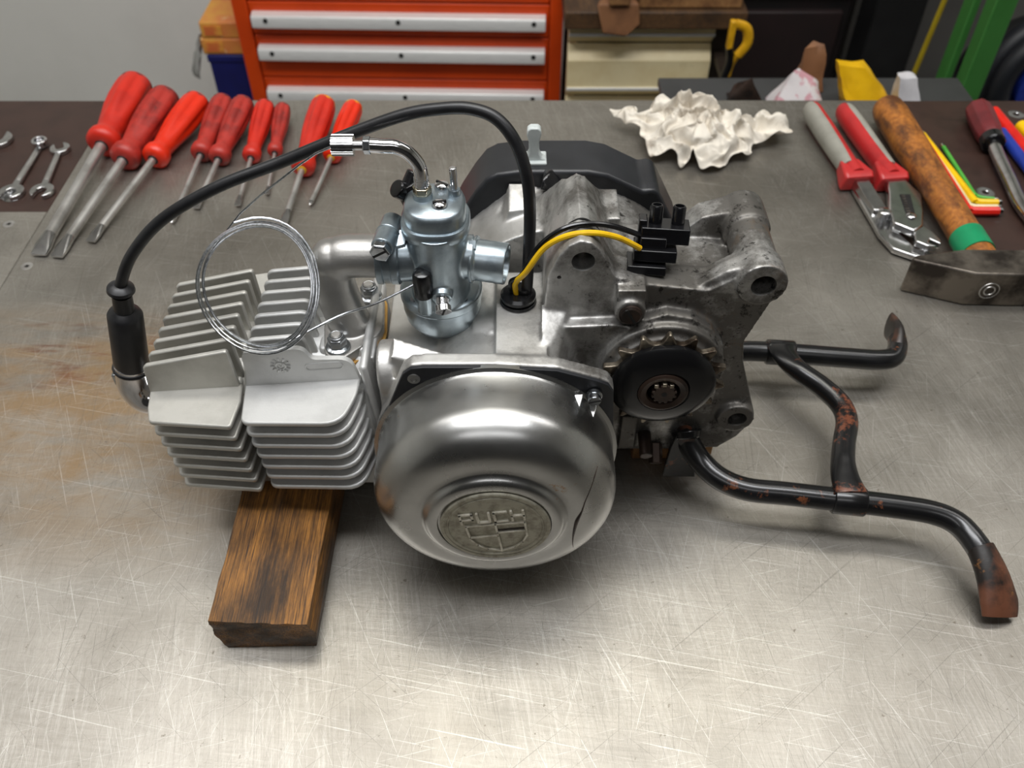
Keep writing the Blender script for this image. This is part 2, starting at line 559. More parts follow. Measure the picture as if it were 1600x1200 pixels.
# ------------------------------------------------------------------ workbench
bench = thing('workbench', 'scratched steel topped workbench with dark brown boards let into its back corners', 'workbench', (0, 45, -90))
def sheet(name, x0, x1, y0, y1, z0, z1, m, bev=0.05, label=None):
    bm = new()
    box(bm, x0, x1, y0, y1, z0, z1)
    return obj(name, bm, m, bench, bevel=bev, seg=1, smooth=0, label=label)
sheet('steel_plate', -42.28, 41.28, 2, 86.8, -0.4, 0, MT['steel_plate'], label='wide scratched steel sheet with rust stains')
sheet('steel_plate', -80, -42.32, 2, 66.7, -0.4, 0, MT['steel_plate'])
sheet('steel_plate', 41.32, 80, 2, 60.0, -0.4, 0, MT['steel_plate'])
sheet('brown_board', -80, -42.32, 66.75, 86.8, -0.5, -0.06, MT['brown_board'], label='dark brown coated board')
sheet('brown_board', 41.32, 80, 60.05, 86.8, -0.5, -0.06, MT['brown_board'], label='dark brown coated board')
sheet('core_board', -80, 80, 2, 86.6, -4.2, -0.5, MT['bench_wood'])
for lx in (-78, 70):
    for ly in (4, 77):
        sheet('leg', lx, lx + 8, ly, ly + 8, -90, -4.2, MT['grey_sheet'])
def countersunk(x, y, r, m, up=0.02):
    bm = new()
    lathe(bm, [(r, -0.2), (r, up), (r * 0.86, up + 0.02), (r * 0.42, up + 0.005), (r * 0.38, up - 0.03), (0, up - 0.04)], (x, y, 0), (0, 0, 1), 24)
    s = obj('screw', bm, m, bench)
    bm = new()
    for a in (20, 110):
        vs = box(bm, x - r * 0.36, x + r * 0.36, y - 0.05, y + 0.05, up - 0.1, up + 0.012)
        xf(vs, turn('Z', a, (x, y, 0)))
    obj('slot', bm, MT['dark_gap'], s, smooth=0)
for p in ((-45.04, 64.83, 0), (-41.18, 58.86, 0)):
    countersunk(p[0], p[1], 0.5, MT['tool_steel'])
for p in ((-46.41, 69.08, 0), (44.24, 69.8, 0), (52.68, 83.97, 0)):
    countersunk(p[0], p[1], 0.85, MT['satin_chrome'], -0.03)

# ------------------------------------------------------------------ engine
EO = (0, 38, 0)
engine = thing('moped_engine', 'bare aluminium moped engine with silver flywheel cover and black kickstand lying on the bench', 'engine', EO)
XC, ZC = -0.95, 7.6       # crankshaft axis (runs along y)

# --- crankcase: one casting
bm = new()
lathe(bm, [(6.95, 32.7), (6.95, 33.5), (5.6, 34.2), (5.0, 38.5)], (XC, 0, ZC), (0, 1, 0), 64)
flange = [(-7.75, 8.0), (-7.4, 9.6), (-6.9, 11.2), (-6.05, 13.5), (-5.8, 14.1), (-5.35, 14.5), (-4.7, 14.6), (-0.85, 14.6), (2.4, 14.35), (4.6, 13.55), (5.2, 13.25), (5.5, 12.7), (5.75, 9.6), (5.95, 7.0), (5.0, 3.4), (2.5, 1.6), (-0.95, 0.75), (-4.4, 1.6), (-6.9, 3.6)]
prism(bm, flange, 'y', 32.65, 33.5)
box(bm, -0.9, 1.9, 33.0, 40.6, 8, 14.3)                                     # terminal plateau
box(bm, -7.4, -0.9, 33.6, 44.5, 4.5, 11.4)                                  # deck under the carburettor
hull(bm, [(-2.5, 36.4, 11), (-0.8, 36.4, 11), (-2.3, 36.9, 12.6), (-0.8, 36.9, 13.0), (-2.3, 42.5, 13.4), (-0.8, 42.5, 13.8), (-2.5, 43, 11), (-0.8, 43, 11)])
hull(bm, [(-6.6, 33.6, 11.2), (-6.6, 34.1, 13.7), (-6.5, 35.2, 14.15), (-6.6, 36.3, 12.4), (-6.6, 36.3, 9), (-6.8, 33.6, 9), (-2.6, 33.6, 13.0), (-2.2, 34.2, 13.2), (-2.6, 35.0, 11.9), (-3.0, 35.8, 10.8), (-2.0, 34, 9)])
lathe(bm, [(1.7, 0), (1.7, 0.9), (1.45, 1.0)], (-6.4, 35.0, 11.9), (-1, 0, -0.08), 32)
# gearbox half towards the viewer
gear = [(1.75, 11.5), (1.75, 15.15), (1.84, 17.4), (2.4, 18.8), (2.9, 19.5), (3.5, 19.85), (4.1, 19.7), (4.6, 19.2), (5.5, 17.45), (6.9, 17.0), (10.6, 16.5), (12.2, 17.6), (13.3, 17.6), (14.2, 16.0), (13.2, 12.7), (13.5, 11.0), (15.0, 6.6), (14.9, 5.6), (14.3, 4.4), (13.3, 3.3), (8.4, 3.1), (5.6, 4.0), (4.5, 7.0)]
prism(bm, gear, 'y', 36.3, 38.4)
top = [(1.75, 8), (1.84, 16.6), (2.5, 18.6), (3.0, 19.4), (3.6, 19.8), (4.1, 19.6), (4.6, 19.0), (5.6, 17.0), (6.6, 16.4), (11.5, 16.3), (13.9, 16.0), (13.2, 12.7), (13.5, 11.0), (14.2, 6.6), (13.0, 3.6), (8.4, 3.4), (5.0, 5)]
prism(bm, top, 'y', 38.0, 42.6)
hull(bm, [(2.6, 42, 18.9), (4.6, 42, 18.6), (3.6, 42, 19.7), (1.0, 45, 16.0), (6.4, 45, 16.0), (2.8, 43.2, 19.0), (4.3, 43.2, 19.0), (1.5, 42, 16), (6, 42, 16)])
# lower boss that carries the sprocket, with its ledge
ledge = [(1.7, 12.2), (2.9, 14.6), (5.6, 14.75), (6.6, 14.6), (7.2, 15.1), (8.4, 15.5), (9.8, 15.2), (11.0, 14.4), (11.8, 13.2), (12.0, 12.2), (12.0, 8.5), (9.5, 7.0), (6.0, 7.6), (4.4, 10)]
prism(bm, ledge, 'y', 35.5, 37.0)
lathe(bm, [(3.55, 34.95), (3.55, 37)], (8.45, 0, 11.55), (0, 1, 0), 56)
lathe(bm, [(2.9, 34.7), (2.9, 37)], (8.45, 0, 11.55), (0, 1, 0), 48)
hull(bm, [(1.6, 33.6, 13.9), (1.6, 36.4, 15.4), (3.0, 36.2, 15.0), (2.4, 33.6, 13.4), (4.3, 36, 11.5), (3.6, 33.8, 9.6), (1.6, 33.6, 8), (4.4, 36.2, 7)])
# screw boss in the ledge
lathe(bm, [(0.85, 35.3), (0.85, 37)], (6.35, 0, 15.75), (0, 1, 0), 32)
box(bm, 5.6, 7.1, 35.6, 37, 15.7, 17.1)
# mounting lugs
lathe(bm, [(1.2, 36.0), (1.2, 42.8)], (13.3, 0, 17.1), (0, 1, 0), 40)
lathe(bm, [(1.35, 36.0), (1.35, 37.6)], (13.3, 0, 17.1), (0, 1, 0), 40)
lathe(bm, [(1.35, 40.6), (1.35, 43.0)], (13.3, 0, 17.1), (0, 1, 0), 40)
hull(bm, [(9.8, 36.6, 16.4), (9.8, 37.5, 16.4), (11.4, 36.6, 17.6), (11.4, 37.6, 17.6), (13.0, 36.4, 18.3), (13.0, 37.6, 18.3), (14, 36.5, 15), (12, 37.6, 14), (11, 36.6, 15)])
hull(bm, [(9.2, 41.4, 16.0), (9.2, 42.9, 16.0), (10.8, 41.4, 17.6), (10.8, 42.9, 17.6), (13.0, 41.2, 18.3), (13.0, 43.0, 18.3), (14, 41.4, 15), (12, 42.9, 13), (10, 41.4, 14)])
lathe(bm, [(1.15, 35.8), (1.15, 38.4)], (13.75, 0, 6.6), (0, 1, 0), 32)
# clutch side bell
lathe(bm, [(7.9, 41.5), (8.1, 45.6)], (3.4, 0, 8.9), (0, 1, 0), 72)
box(bm, -6, 11.0, 39, 45.6, 3.0, 11.0)
hull(bm, [(-2.6, 42.5, 13.8), (-0.6, 42.5, 15.0), (-2.6, 45.6, 14.5), (-0.2, 45.6, 16.6), (1.6, 42, 14), (1.6, 45.6, 17), (-3, 44, 11), (2, 44, 11)])
box(bm, 3.6, 6.2, 41.4, 44.4, 15.5, 17.55)                                  # cast pad
hull(bm, [(-0.2, 43.4, 16.6), (1.1, 43.4, 16.8), (-0.2, 45.4, 17.2), (1.1, 45.4, 17.2), (-0.8, 43.2, 15), (1.6, 43.2, 15), (-0.8, 45.5, 15), (1.6, 45.5, 15)])
# sump and stand bracket
box(bm, 6.6, 12.6, 36.5, 43.5, 2.9, 6)
box(bm, 6.8, 7.8, 36.0, 38, 3.6, 6.6)
cut = new()
lathe(cut, [(0.62, 34), (0.62, 45.0)], (3.72, 0, 18.5), (0, 1, 0), 28)
lathe(cut, [(0.68, 34), (0.68, 44.0)], (13.35, 0, 17.1), (0, 1, 0), 28)
lathe(cut, [(0.58, 34), (0.58, 40.0)], (13.85, 0, 6.6), (0, 1, 0), 28)
lathe(cut, [(0.12, 34), (0.12, 38.0)], (2.5, 0, 17.45), (0, 1, 0), 12)
case = obj('crankcase', bm, MT['cast_dirty'], engine, voxel=0.10, relax=7, smooth=60, cut=cut, label='grey cast crankcase with oily dirt')

bm = new()    # parting line of the two halves
pl = [(2.0, 38.2, 17.4), (2.45, 38.2, 18.75), (3.0, 38.2, 19.5), (3.6, 38.2, 19.85), (4.15, 38.2, 19.65), (4.65, 38.2, 19.05), (5.5, 38.2, 17.3), (6.6, 38.2, 16.75), (8.5, 38.2, 16.55), (10.5, 38.2, 16.4), (11.6, 38.2, 16.5)]
tube(bm, spline(pl, 5), 0.055, 6)
obj('joint_line', bm, MT['dark_gap'], case)
bm = new()    # thin black plate over the magneto flange face
prism(bm, [(x * 0.995 + XC * 0.005, z * 0.995 + ZC * 0.005) for x, z in flange], 'y', 32.42, 32.66)
fl = obj('flange_face', bm, MT['dull_black'], case, bevel=0.04, label='black flange face behind the cover')
bm = new()
lathe(bm, [(0.34, 0), (0.34, 0.06), (0.2, 0.07), (0.2, 0.02), (0, 0.01)], (-5.2, 32.42, 13.75), (0, -1, 0), 24)
obj('bolt_hole', bm, MT['cast'], case)
bm = new()
lathe(bm, [(0.62, 35.4), (0.62, 35.15), (0.5, 35.05), (0, 35.05)], (6.35, 0, 15.75), (0, 1, 0), 28)
sc_ = obj('case_screw', bm, MT['rust_dark'], case)
bm = new()
vs = box(bm, 5.8, 6.9, 35.0, 35.1, 15.68, 15.82)
xf(vs, turn('Y', 60, (6.35, 35, 15.75)))
obj('screw_slot', bm, MT['dark_gap'], case, smooth=0)
bm = new()
cyl(bm, (8.35, 36.2, 4.9), (8.35, 34.6, 4.5), 0.42, 0.40, 20)
obj('drain_stud', bm, MT['rust_dark'], case, bevel=0.05)
bm = new()
cyl(bm, (9.2, 36.4, 3.6), (9.2, 35.3, 2.9), 0.5, 0.45, 6)
obj('stud_nut', bm, MT['rust_dark'], case, bevel=0.05)
bm = new()
hull(bm, [(3.7, 43.2, 17.54), (5.9, 43.2, 17.54), (5.9, 43.9, 17.54), (3.7, 43.9, 17.54), (3.8, 43.3, 17.56), (5.8, 43.3, 17.56), (5.8, 43.8, 17.56), (3.8, 43.8, 17.56)])
obj('cast_pad', bm, MT['cast'], case)

# --- flywheel cover
cover_prof = [(7.0, 32.62), (7.0, 32.38), (6.78, 32.3), (6.72, 32.1), (6.75, 31.0), (6.75, 29.9)]
for i in range(1, 13):
    a = R(90 * i / 12)
    cover_prof.append((4.65 + 2.1 * math.cos(a), 29.9 - 2.15 * math.sin(a)))
cover_prof += [(4.35, 27.735), (4.05, 27.72), (3.9, 27.66), (3.78, 27.5), (3.66, 27.36), (3.5, 27.30), (3.22, 27.28), (3.1, 27.31), (3.06, 27.42), (0, 27.42)]
bm = new()
lathe(bm, cover_prof, (XC, 0, ZC), (0, 1, 0), 128)
cover = obj('flywheel_cover', bm, MT['cover'], engine, smooth=50, label='round silver pressed steel flywheel cover with rust spots')
def cover_pt(r, ang, out=0.0):
    """a point on the cover's face at radius r and clock angle (degrees from +x towards +z)"""
    best = min(range(len(cover_prof)), key=lambda i: abs(cover_prof[i][0] - r) + (10 if i < 5 else 0))
    y = cover_prof[best][1]
    for (r0, y0), (r1, y1) in zip(cover_prof[5:], cover_prof[6:]):
        if r1 <= r <= r0 and r0 > r1:
            y = y0 + (y1 - y0) * (r0 - r) / (r0 - r1)
            break
    return (XC + r * math.cos(R(ang)), y - out, ZC + r * math.sin(R(ang)))
bm = new()    # crack with a rust run
ck = [(6.4, 32), (6.1, 30), (5.6, 25), (5.1, 18), (4.75, 8), (4.5, -2), (4.5, -12), (4.7, -22), (5.0, -29), (5.35, -34)]
pts = spline([cover_pt(r, a, 0.0) for r, a in ck], 6)
rad = resample([0.02, 0.03, 0.025, 0.03, 0.05, 0.11, 0.09, 0.05, 0.03, 0.015], len(pts))
tube(bm, pts, rad, 6)
obj('crack', bm, MT['rust_dark'], cover, label='dark rusty crack in the cover')
E_ROT = 8.0
def emb(x, z, h):      # emblem plane, turned with the badge
    a = R(-E_ROT)
    return Vector((XC + 0.05 + x * math.cos(a) + z * math.sin(a), 27.22 - h, ZC - x * math.sin(a) + z * math.cos(a)))
bm = new()
lathe(bm, [(3.0, 0.22), (3.0, 0), (2.94, -0.05), (2.78, -0.05), (2.74, -0.02), (2.66, -0.02), (2.62, -0.06), (2.56, -0.06), (2.52, 0.0), (0, 0.0)], (XC + 0.05, 27.22, ZC), (0, 1, 0), 96)
badge = obj('emblem', bm, MT['emblem'], cover, label='round worn metal badge reading PUCH')
def stroke(bm, x0, z0, x1, z1, w=0.15, h=0.13):
    d = Vector((x1 - x0, z1 - z0))
    L = d.length or 1
    n_ = Vector((-d.y, d.x)) / L * w / 2
    e = d / L * w / 2
    q = [(x0 - e.x + n_.x, z0 - e.y + n_.y), (x0 - e.x - n_.x, z0 - e.y - n_.y), (x1 + e.x - n_.x, z1 + e.y - n_.y), (x1 + e.x + n_.x, z1 + e.y + n_.y)]
    A = [bm.verts.new(emb(u, v, -0.05)) for u, v in q]
    B = [bm.verts.new(emb(u * 1.0, v, h)) for u, v in q]
    bm.faces.new(A); bm.faces.new(B)
    for i in range(4):
        bm.faces.new((A[i], A[(i + 1) % 4], B[(i + 1) % 4], B[i]))
glyph = {'P': [(0, 0, 0, 1), (0, 1, .8, 1), (.8, 1, .8, .45), (.8, .45, 0, .45)], 'U': [(0, 1, 0, .1), (.1, 0, .7, 0), (.8, .1, .8, 1)], 'C': [(.8, 1, 0, 1), (0, 1, 0, 0), (0, 0, .8, 0)], 'H': [(0, 0, 0, 1), (.8, 0, .8, 1), (0, .5, .8, .5)]}
bm = new()
for i, ch in enumerate('PUCH'):
    ox = -1.72 + i * 0.92
    for a, b, c, d in glyph[ch]:
        stroke(bm, ox + a * 0.8, 0.62 + b * 0.78, ox + c * 0.8, 0.62 + d * 0.78)
for q in ((-1.55, 0.36, 1.65, 0.36), (-1.55, 0.36, -1.5, -0.9), (1.65, 0.36, 1.62, -0.9), (0.05, 0.36, 0.05, -2.2), (-1.5, -0.72, 0.05, -0.72), (0.05, -0.42, 1.6, -0.42)):
    stroke(bm, *q, w=0.13, h=0.12)
shield = [(-1.5, -0.9), (-1.2, -1.5), (-0.7, -1.95), (0.05, -2.2), (0.8, -1.95), (1.3, -1.5), (1.62, -0.9)]
for (a, b), (c, d) in zip(shield, shield[1:]):
    stroke(bm, a, b, c, d, w=0.12, h=0.1)
obj('lettering', bm, mat('worn_letter_metal', (214, 210, 196), 0.6, 0.4, (168, 162, 146), 160), cover, bevel=0.02, seg=1)
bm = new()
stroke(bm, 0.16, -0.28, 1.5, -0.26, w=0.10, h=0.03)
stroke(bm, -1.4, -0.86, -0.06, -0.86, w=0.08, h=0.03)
obj('shield_dark_groove', bm, MT['rust_dark'], cover, smooth=0)  # thin dark strokes along the shield bars
for ang, dx in ((47.5, 0), (37.5, 0)):      # pressed tabs beside the screw
    c0 = Vector((XC + 6.72 * math.cos(R(ang)), 31.75, ZC + 6.72 * math.sin(R(ang))))
    rad_ = Vector((math.cos(R(ang)), 0, math.sin(R(ang))))
    tan_ = Vector((-math.sin(R(ang)), 0, math.cos(R(ang))))
    bm = new()
    hull(bm, [c0 + tan_ * 0.42 + Vector((0, 0.45, 0)) - rad_ * 0.1, c0 - tan_ * 0.42 + Vector((0, 0.45, 0)) - rad_ * 0.1, c0 + Vector((0, -0.55, 0)) - rad_ * 0.08, c0 + Vector((0, 0.45, 0)) + rad_ * 0.36])
    obj('pressed_tab', bm, MT['cover'], cover, bevel=0.05)
def slotted_head(bm, o, d, r, h, slot_deg=20, w=0.1):
    """hexless cheese head with a slot; returns slot verts in their own list"""
    lathe(bm, [(r * 1.25, 0), (r * 1.25, h * 0.25), (r, h * 0.3), (r, h * 0.92), (r * 0.9, h), (0, h)], o, d, 32)
def slot_bar(o, d, r, h, deg):
    bm = new()
    u, w, d = frame(d)
    o = V(o) + d * (h - 0.02)
    a = u * math.cos(R(deg)) + w * math.sin(R(deg))
    b = d.cross(a)
    pts = []
    for i in (-1, 1):
        for j in (-1, 1):
            for k in (0, 1):
                pts.append(o + a * (i * r * 0.93) + b * (j * r * 0.13) + d * (k * 0.035))
    hull(bm, pts)
    return bm
bm = new()
slotted_head(bm, (4.42, 32.35, 12.6), (0, -1, 0), 0.36, 0.55)
s1 = obj('cover_screw', bm, MT['zinc_bolt'], cover)
obj('screw_slot', slot_bar((4.42, 32.35, 12.6), (0, -1, 0), 0.36, 0.55, 15), MT['dark_gap'], cover, smooth=0)

# --- sprocket with its black disc
SX, SZ = 8.45, 11.55
bm = new()
teeth = 15
outline = []
for k in range(teeth):
    b0 = 2 * math.pi * k / teeth + 0.1
    for da, r in ((-0.5, 3.6), (-0.42, 3.52), (-0.32, 3.2), (-0.2, 2.98), (0.0, 2.9), (0.2, 2.98), (0.32, 3.2), (0.42, 3.52)):
        a = b0 + da * 2 * math.pi / teeth
        outline.append((SX + r * math.cos(a), SZ + r * math.sin(a)))
prism(bm, outline, 'y', 34.25, 34.65)
spr = obj('sprocket', bm, MT['sprocket'], engine, bevel=0.06, label='worn bronze coloured chain sprocket')
bm = new()
lathe(bm, [(2.85, 34.5), (2.95, 34.1), (2.95, 33.95), (2.8, 33.8), (2.2, 33.55), (1.5, 33.45), (1.42, 33.5), (1.36, 33.8), (0, 33.8)], (SX, 0, SZ), (0, 1, 0), 72)
obj('chain_guard_disc', bm, MT['disc_black'], spr, label='glossy black disc')
bm = new()
lathe(bm, [(1.42, 33.62), (1.40, 33.42), (1.25, 33.34), (0.95, 33.42), (0.88, 33.62), (0, 33.62)], (SX - 0.05, 0, SZ), (0, 1, 0), 48)
obj('hub_ring', bm, MT['rust_dark'], spr)
bm = new()
out = []
for k in range(12):
    for da, r in ((-0.3, 0.72), (-0.2, 0.6), (0.2, 0.6), (0.3, 0.72)):
        a = (k + da) * 2 * math.pi / 12
        out.append((SX + r * math.cos(a), SZ - 0.03 + r * math.sin(a)))
prism(bm, out, 'y', 33.3, 33.7)
obj('splined_shaft', bm, MT['rust_dark'], spr, bevel=0.03)
bm = new()
lathe(bm, [(0.16, 33.28), (0.14, 33.4), (0, 33.42)], (SX, 0, SZ), (0, 1, 0), 16)
obj('centre_mark', bm, MT['dark_gap'], spr)
for dx, dz in ((-0.05, 0.72), (0.35, 0.62), (-0.5, 0.62)):
    bm = new()
    box(bm, SX + dx - 0.12, SX + dx + 0.12, 33.28, 33.6, SZ + dz - 0.12, SZ + dz + 0.12)
    obj('lock_tooth', bm, MT['sprocket'], spr, bevel=0.03)

# --- black clutch cover on the far side
bm = new()
cc = [(-4.6, 12.0), (-3.2, 14.9), (-2.3, 16.4), (-1.6, 17.35), (-0.9, 17.75), (0.5, 17.95), (4.6, 17.95), (5.8, 17.7), (8.0, 16.55), (8.5, 16.7), (8.95, 16.5), (9.3, 15.9), (10.6, 13.4), (11.2, 9), (9, 4), (4, 2.4), (-1, 3), (-4.4, 6)]
prism(bm, cc, 'y', 45.55, 49.2)
clutch = obj('clutch_cover', bm, MT['dull_black'], engine, bevel=0.35, seg=4, label='black clutch cover on the far side')
bm = new()
prism(bm, [(0.6, 17.9), (0.6, 18.12), (0.85, 18.25), (1.0, 18.6), (1.0, 19.3), (0.86, 19.8), (0.9, 20.1), (1.1, 20.25), (1.55, 20.25), (1.72, 20.1), (1.74, 19.8), (1.62, 19.3), (1.64, 18.6), (1.8, 18.25), (2.1, 18.12), (2.1, 17.9)], 'y', 46.5, 47.1)
box(bm, 0.6, 2.1, 46.2, 47.6, 17.88, 18.1)
obj('cable_clip', bm, MT['clear_clip'], clutch, bevel=0.08, label='translucent white clip')
bm = new()
hull(bm, [(1.7, 45.2, 17.0), (2.9, 45.0, 17.0), (1.9, 45.9, 17.9), (2.5, 45.9, 17.9), (1.7, 44.6, 17.3), (2.2, 44.6, 17.2), (1.8, 44.7, 17.9), (2.3, 45.4, 18.1), (3.1, 45.4, 17.2)])
obj('cover_tab', bm, MT['plastic_black'], clutch, bevel=0.1)

# --- cylinder head and barrel: fins lie along the cylinder axis (x), left end a little low
TILT = turn('Y', -5, (-12, 38.2, 7.8))
CX, CY, CZ = -12.0, 38.2, 7.8
FT = 0.16
def W(p):
    return TILT @ Vector((p[0] + CX, p[1], p[2] + CZ))
def finish(bm):
    for v in bm.verts:
        v.co = W(v.co)
    return bm
def upright(poly, y, t=FT):
    bm = new()
    prism(bm, poly, 'y', y - t, y + t)
    return finish(bm)
def level(poly, z, t=FT):
    bm = new()
    prism(bm, poly, 'z', z - t, z + t)
    return finish(bm)
ys = [34.7 + i for i in range(8)]
zs = [3.25 - 0.95 * i for i in range(7)]

bm = new()
lathe(bm, [(3.4, -8.0), (3.9, -7.4), (4.1, -3.2)], (0, 38.2, 0), (1, 0, 0), 48)
box(bm, -7.9, -3.35, 35.0, 41.4, -3.4, 3.2)
head = obj('cylinder_head', finish(bm), MT['head_cast'], engine, bevel=0.2, label='grey cast cylinder head with long parallel fins')
hp = [(-8.6, 3.0), (-3.28, 3.0), (-3.2, 4.2), (-3.1, 6.05), (-3.25, 6.15), (-8.0, 5.45), (-8.2, 5.25)]
for i, y in enumerate(ys):
    p = hp if i == 0 else [(x, z if z < 4 else z - 0.05) for x, z in hp]
    obj('fin', upright(p, y), MT['head_cast'], head, bevel=0.09)
for i, z in enumerate(zs):
    p = [(-8.55, 34.75), (-8.3, 33.3), (-7.95, 32.3), (-7.75, 32.18), (-3.25, 31.5), (-3.1, 31.6), (-2.95, 33.4), (-3.1, 34.75)]
    obj('fin', level(p, z), MT['head_cast'], head, bevel=0.09)
for y in (33.9, 36.0, 38.2, 40.4, 42.4):
    p = [(-8.2, -3.2), (-8.2, -4.05), (-3.2, -4.5), (-3.2, -3.2)]
    obj('fin', upright(p, y), MT['head_cast'], head, bevel=0.09)
obj('fin', level([(-8.4, 41.6), (-8.2, 44.2), (-3.2, 44.8), (-3.1, 41.6)], zs[0]), MT['head_cast'], head, bevel=0.09)

bm = new()
lathe(bm, [(4.1, -2.9), (4.1, 4.0)], (0, 38.2, 0), (1, 0, 0), 48)
box(bm, -2.9, 3.9, 35.0, 41.4, -3.4, 3.2)
box(bm, 3.9, 4.35, 34.2, 42.6, -4.4, 4.6)
hull(bm, [(1.0, 36.2, 3.0), (4.0, 36.0, 3.0), (1.2, 36.6, 4.05), (3.9, 36.3, 4.05), (1.2, 40.9, 4.05), (3.9, 40.9, 4.05), (1.0, 41.3, 3.0), (4.0, 41.3, 3.0)])
barrel = obj('cylinder_barrel', finish(bm), MT['barrel_cast'], engine, bevel=0.2, label='pale grey cylinder barrel with rounded fins')
def round_poly(P, rs):
    out = []
    n = len(P)
    for i in range(n):
        p, a, b = Vector(P[i]), Vector(P[i - 1]), Vector(P[(i + 1) % n])
        r = rs[i]
        if r <= 0:
            out.append(tuple(p)); continue
        u, v = (a - p).normalized() * r, (b - p).normalized() * r
        for k in range(6):
            t = k / 5
            out.append(tuple((p + u) * (1 - t) ** 2 + p * 2 * t * (1 - t) + (p + v) * t * t))
    return out
bl = round_poly([(-2.95, 3.0), (-2.5, 4.6), (-2.42, 5.95), (1.15, 6.02), (1.3, 5.15), (3.5, 5.0), (3.75, 3.0)], [0, 0, 0.5, 0.6, 0.4, 0.7, 0])
obj('fin', upright(bl, ys[0]), MT['barrel_cast'], barrel, bevel=0.09)
bu = round_poly([(-2.9, 2.6), (-2.45, 4.6), (-2.35, 5.95), (0.95, 6.02), (1.15, 2.6)], [0, 0, 0.5, 0.6, 0])
for y in ys[1:]:
    obj('fin', upright(bu, y), MT['barrel_cast'], barrel, bevel=0.09)
bh = round_poly([(-2.95, 34.75), (-2.6, 31.72), (3.05, 31.25), (3.65, 33.4), (3.75, 34.75)], [0, 0.5, 1.1, 0.3, 0])
for z in zs:
    obj('fin', level(bh, z), MT['barrel_cast'], barrel, bevel=0.09)
for y in (33.9, 36.0, 38.2, 40.4, 42.4):
    obj('fin', upright([(-2.8, -3.2), (-2.8, -4.72), (3.2, -5.2), (3.4, -3.2)], y), MT['barrel_cast'], barrel, bevel=0.09)
bm = new()      # cast sun mark and number frame on the front fin
ring = [W((-0.45 + 0.26 * math.cos(a), ys[0] - FT, 4.85 + 0.26 * math.sin(a))) for a in [2 * math.pi * k / 24 for k in range(24)]]
tube(bm, ring, 0.06, 6, closed=True)
for k in range(12):
    a = 2 * math.pi * k / 12
    tube(bm, [W((-0.45 + r * math.cos(a), ys[0] - FT, 4.85 + r * math.sin(a))) for r in (0.36, 0.56)], 0.07, 6)
tube(bm, [W((-0.58, ys[0] - FT, 4.78)), W((-0.52, ys[0] - FT, 4.93)), W((-0.42, ys[0] - FT, 4.78)), W((-0.34, ys[0] - FT, 4.92))], 0.03, 6)
obj('cast_sun_mark', bm, MT['barrel_cast'], barrel, label='raised round sun mark')
bm = new()
fr = rounded(0.9, 3.0, 4.35, 4.85, 0.25)
tube(bm, [W((x, ys[0] - FT, z)) for x, z in fr], 0.05, 6, closed=True)
obj('cast_number_frame', bm, MT['barrel_cast'], barrel)

# --- inlet manifold
bm = new()
MY = 38.9
path = spline([(-9.35, MY - 0.6, 11.9), (-9.75, MY - 0.5, 13.4), (-10.1, MY - 0.2, 15.0), (-10.0, MY, 16.1), (-9.4, MY, 16.75), (-8.4, MY, 16.85), (-6.4, MY, 16.8)], 8)
tube(bm, path, 1.22, 32)
ell(bm, (-10.0, MY, 16.6), (1.25, 1.22, 1.25), 28)
fl = []
for c, r in (((-9.9, 36.3), 0.85), ((-8.6, 40.6), 0.85), ((-9.3, 38.3), 1.75)):
    for k in range(24):
        a = 2 * math.pi * k / 24
        for z in (11.55, 12.25):
            fl.append((c[0] + r * math.cos(a), c[1] + r * math.sin(a), z))
hull(bm, fl)
man = obj('inlet_manifold', bm, MT['manifold'], engine, voxel=0.07, relax=6, smooth=60, label='bead blasted inlet elbow')
bm = new()
hull(bm, [(p[0] * 1.0 + (0.12 if p[0] > -9.3 else -0.05), p[1] - 0.1 if p[1] < 38.3 else p[1] + 0.1, 11.35 if p[2] < 12 else 11.55) for p in fl])
obj('paper_gasket', bm, MT['gasket'], man, label='ochre paper gasket')
bm = new()
box(bm, -8.4, -7.85, 35.6, 42.4, 11.2, 12.15)
obj('base_lip', bm, MT['barrel_cast'], man, bevel=0.1)
def flange_nut(x, y, z, parent):
    bm = new()
    lathe(bm, [(0.72, 0), (0.72, 0.14), (0.55, 0.22), (0.5, 0.24)], (x, y, z), (0, 0, 1), 32)
    lathe(bm, [(0.56, 0.2), (0.56, 0.72), (0.48, 0.82)], (x, y, z), (0, 0, 1), 6)
    lathe(bm, [(0.45, 0.8), (0.43, 0.95), (0.33, 0.97), (0.33, 0.85)], (x, y, z), (0, 0, 1), 24)
    o = obj('flange_nut', bm, MT['zinc_bolt'], parent, bevel=0.04)
    bm = new()
    lathe(bm, [(0.3, 0.8), (0.3, 1.0), (0.24, 1.06), (0, 1.06)], (x, y, z), (0, 0, 1), 24)
    obj('stud_end', bm, MT['tool_steel'], parent)
flange_nut(-9.95, 36.35, 12.25, man)
flange_nut(-8.6, 40.75, 12.25, man)

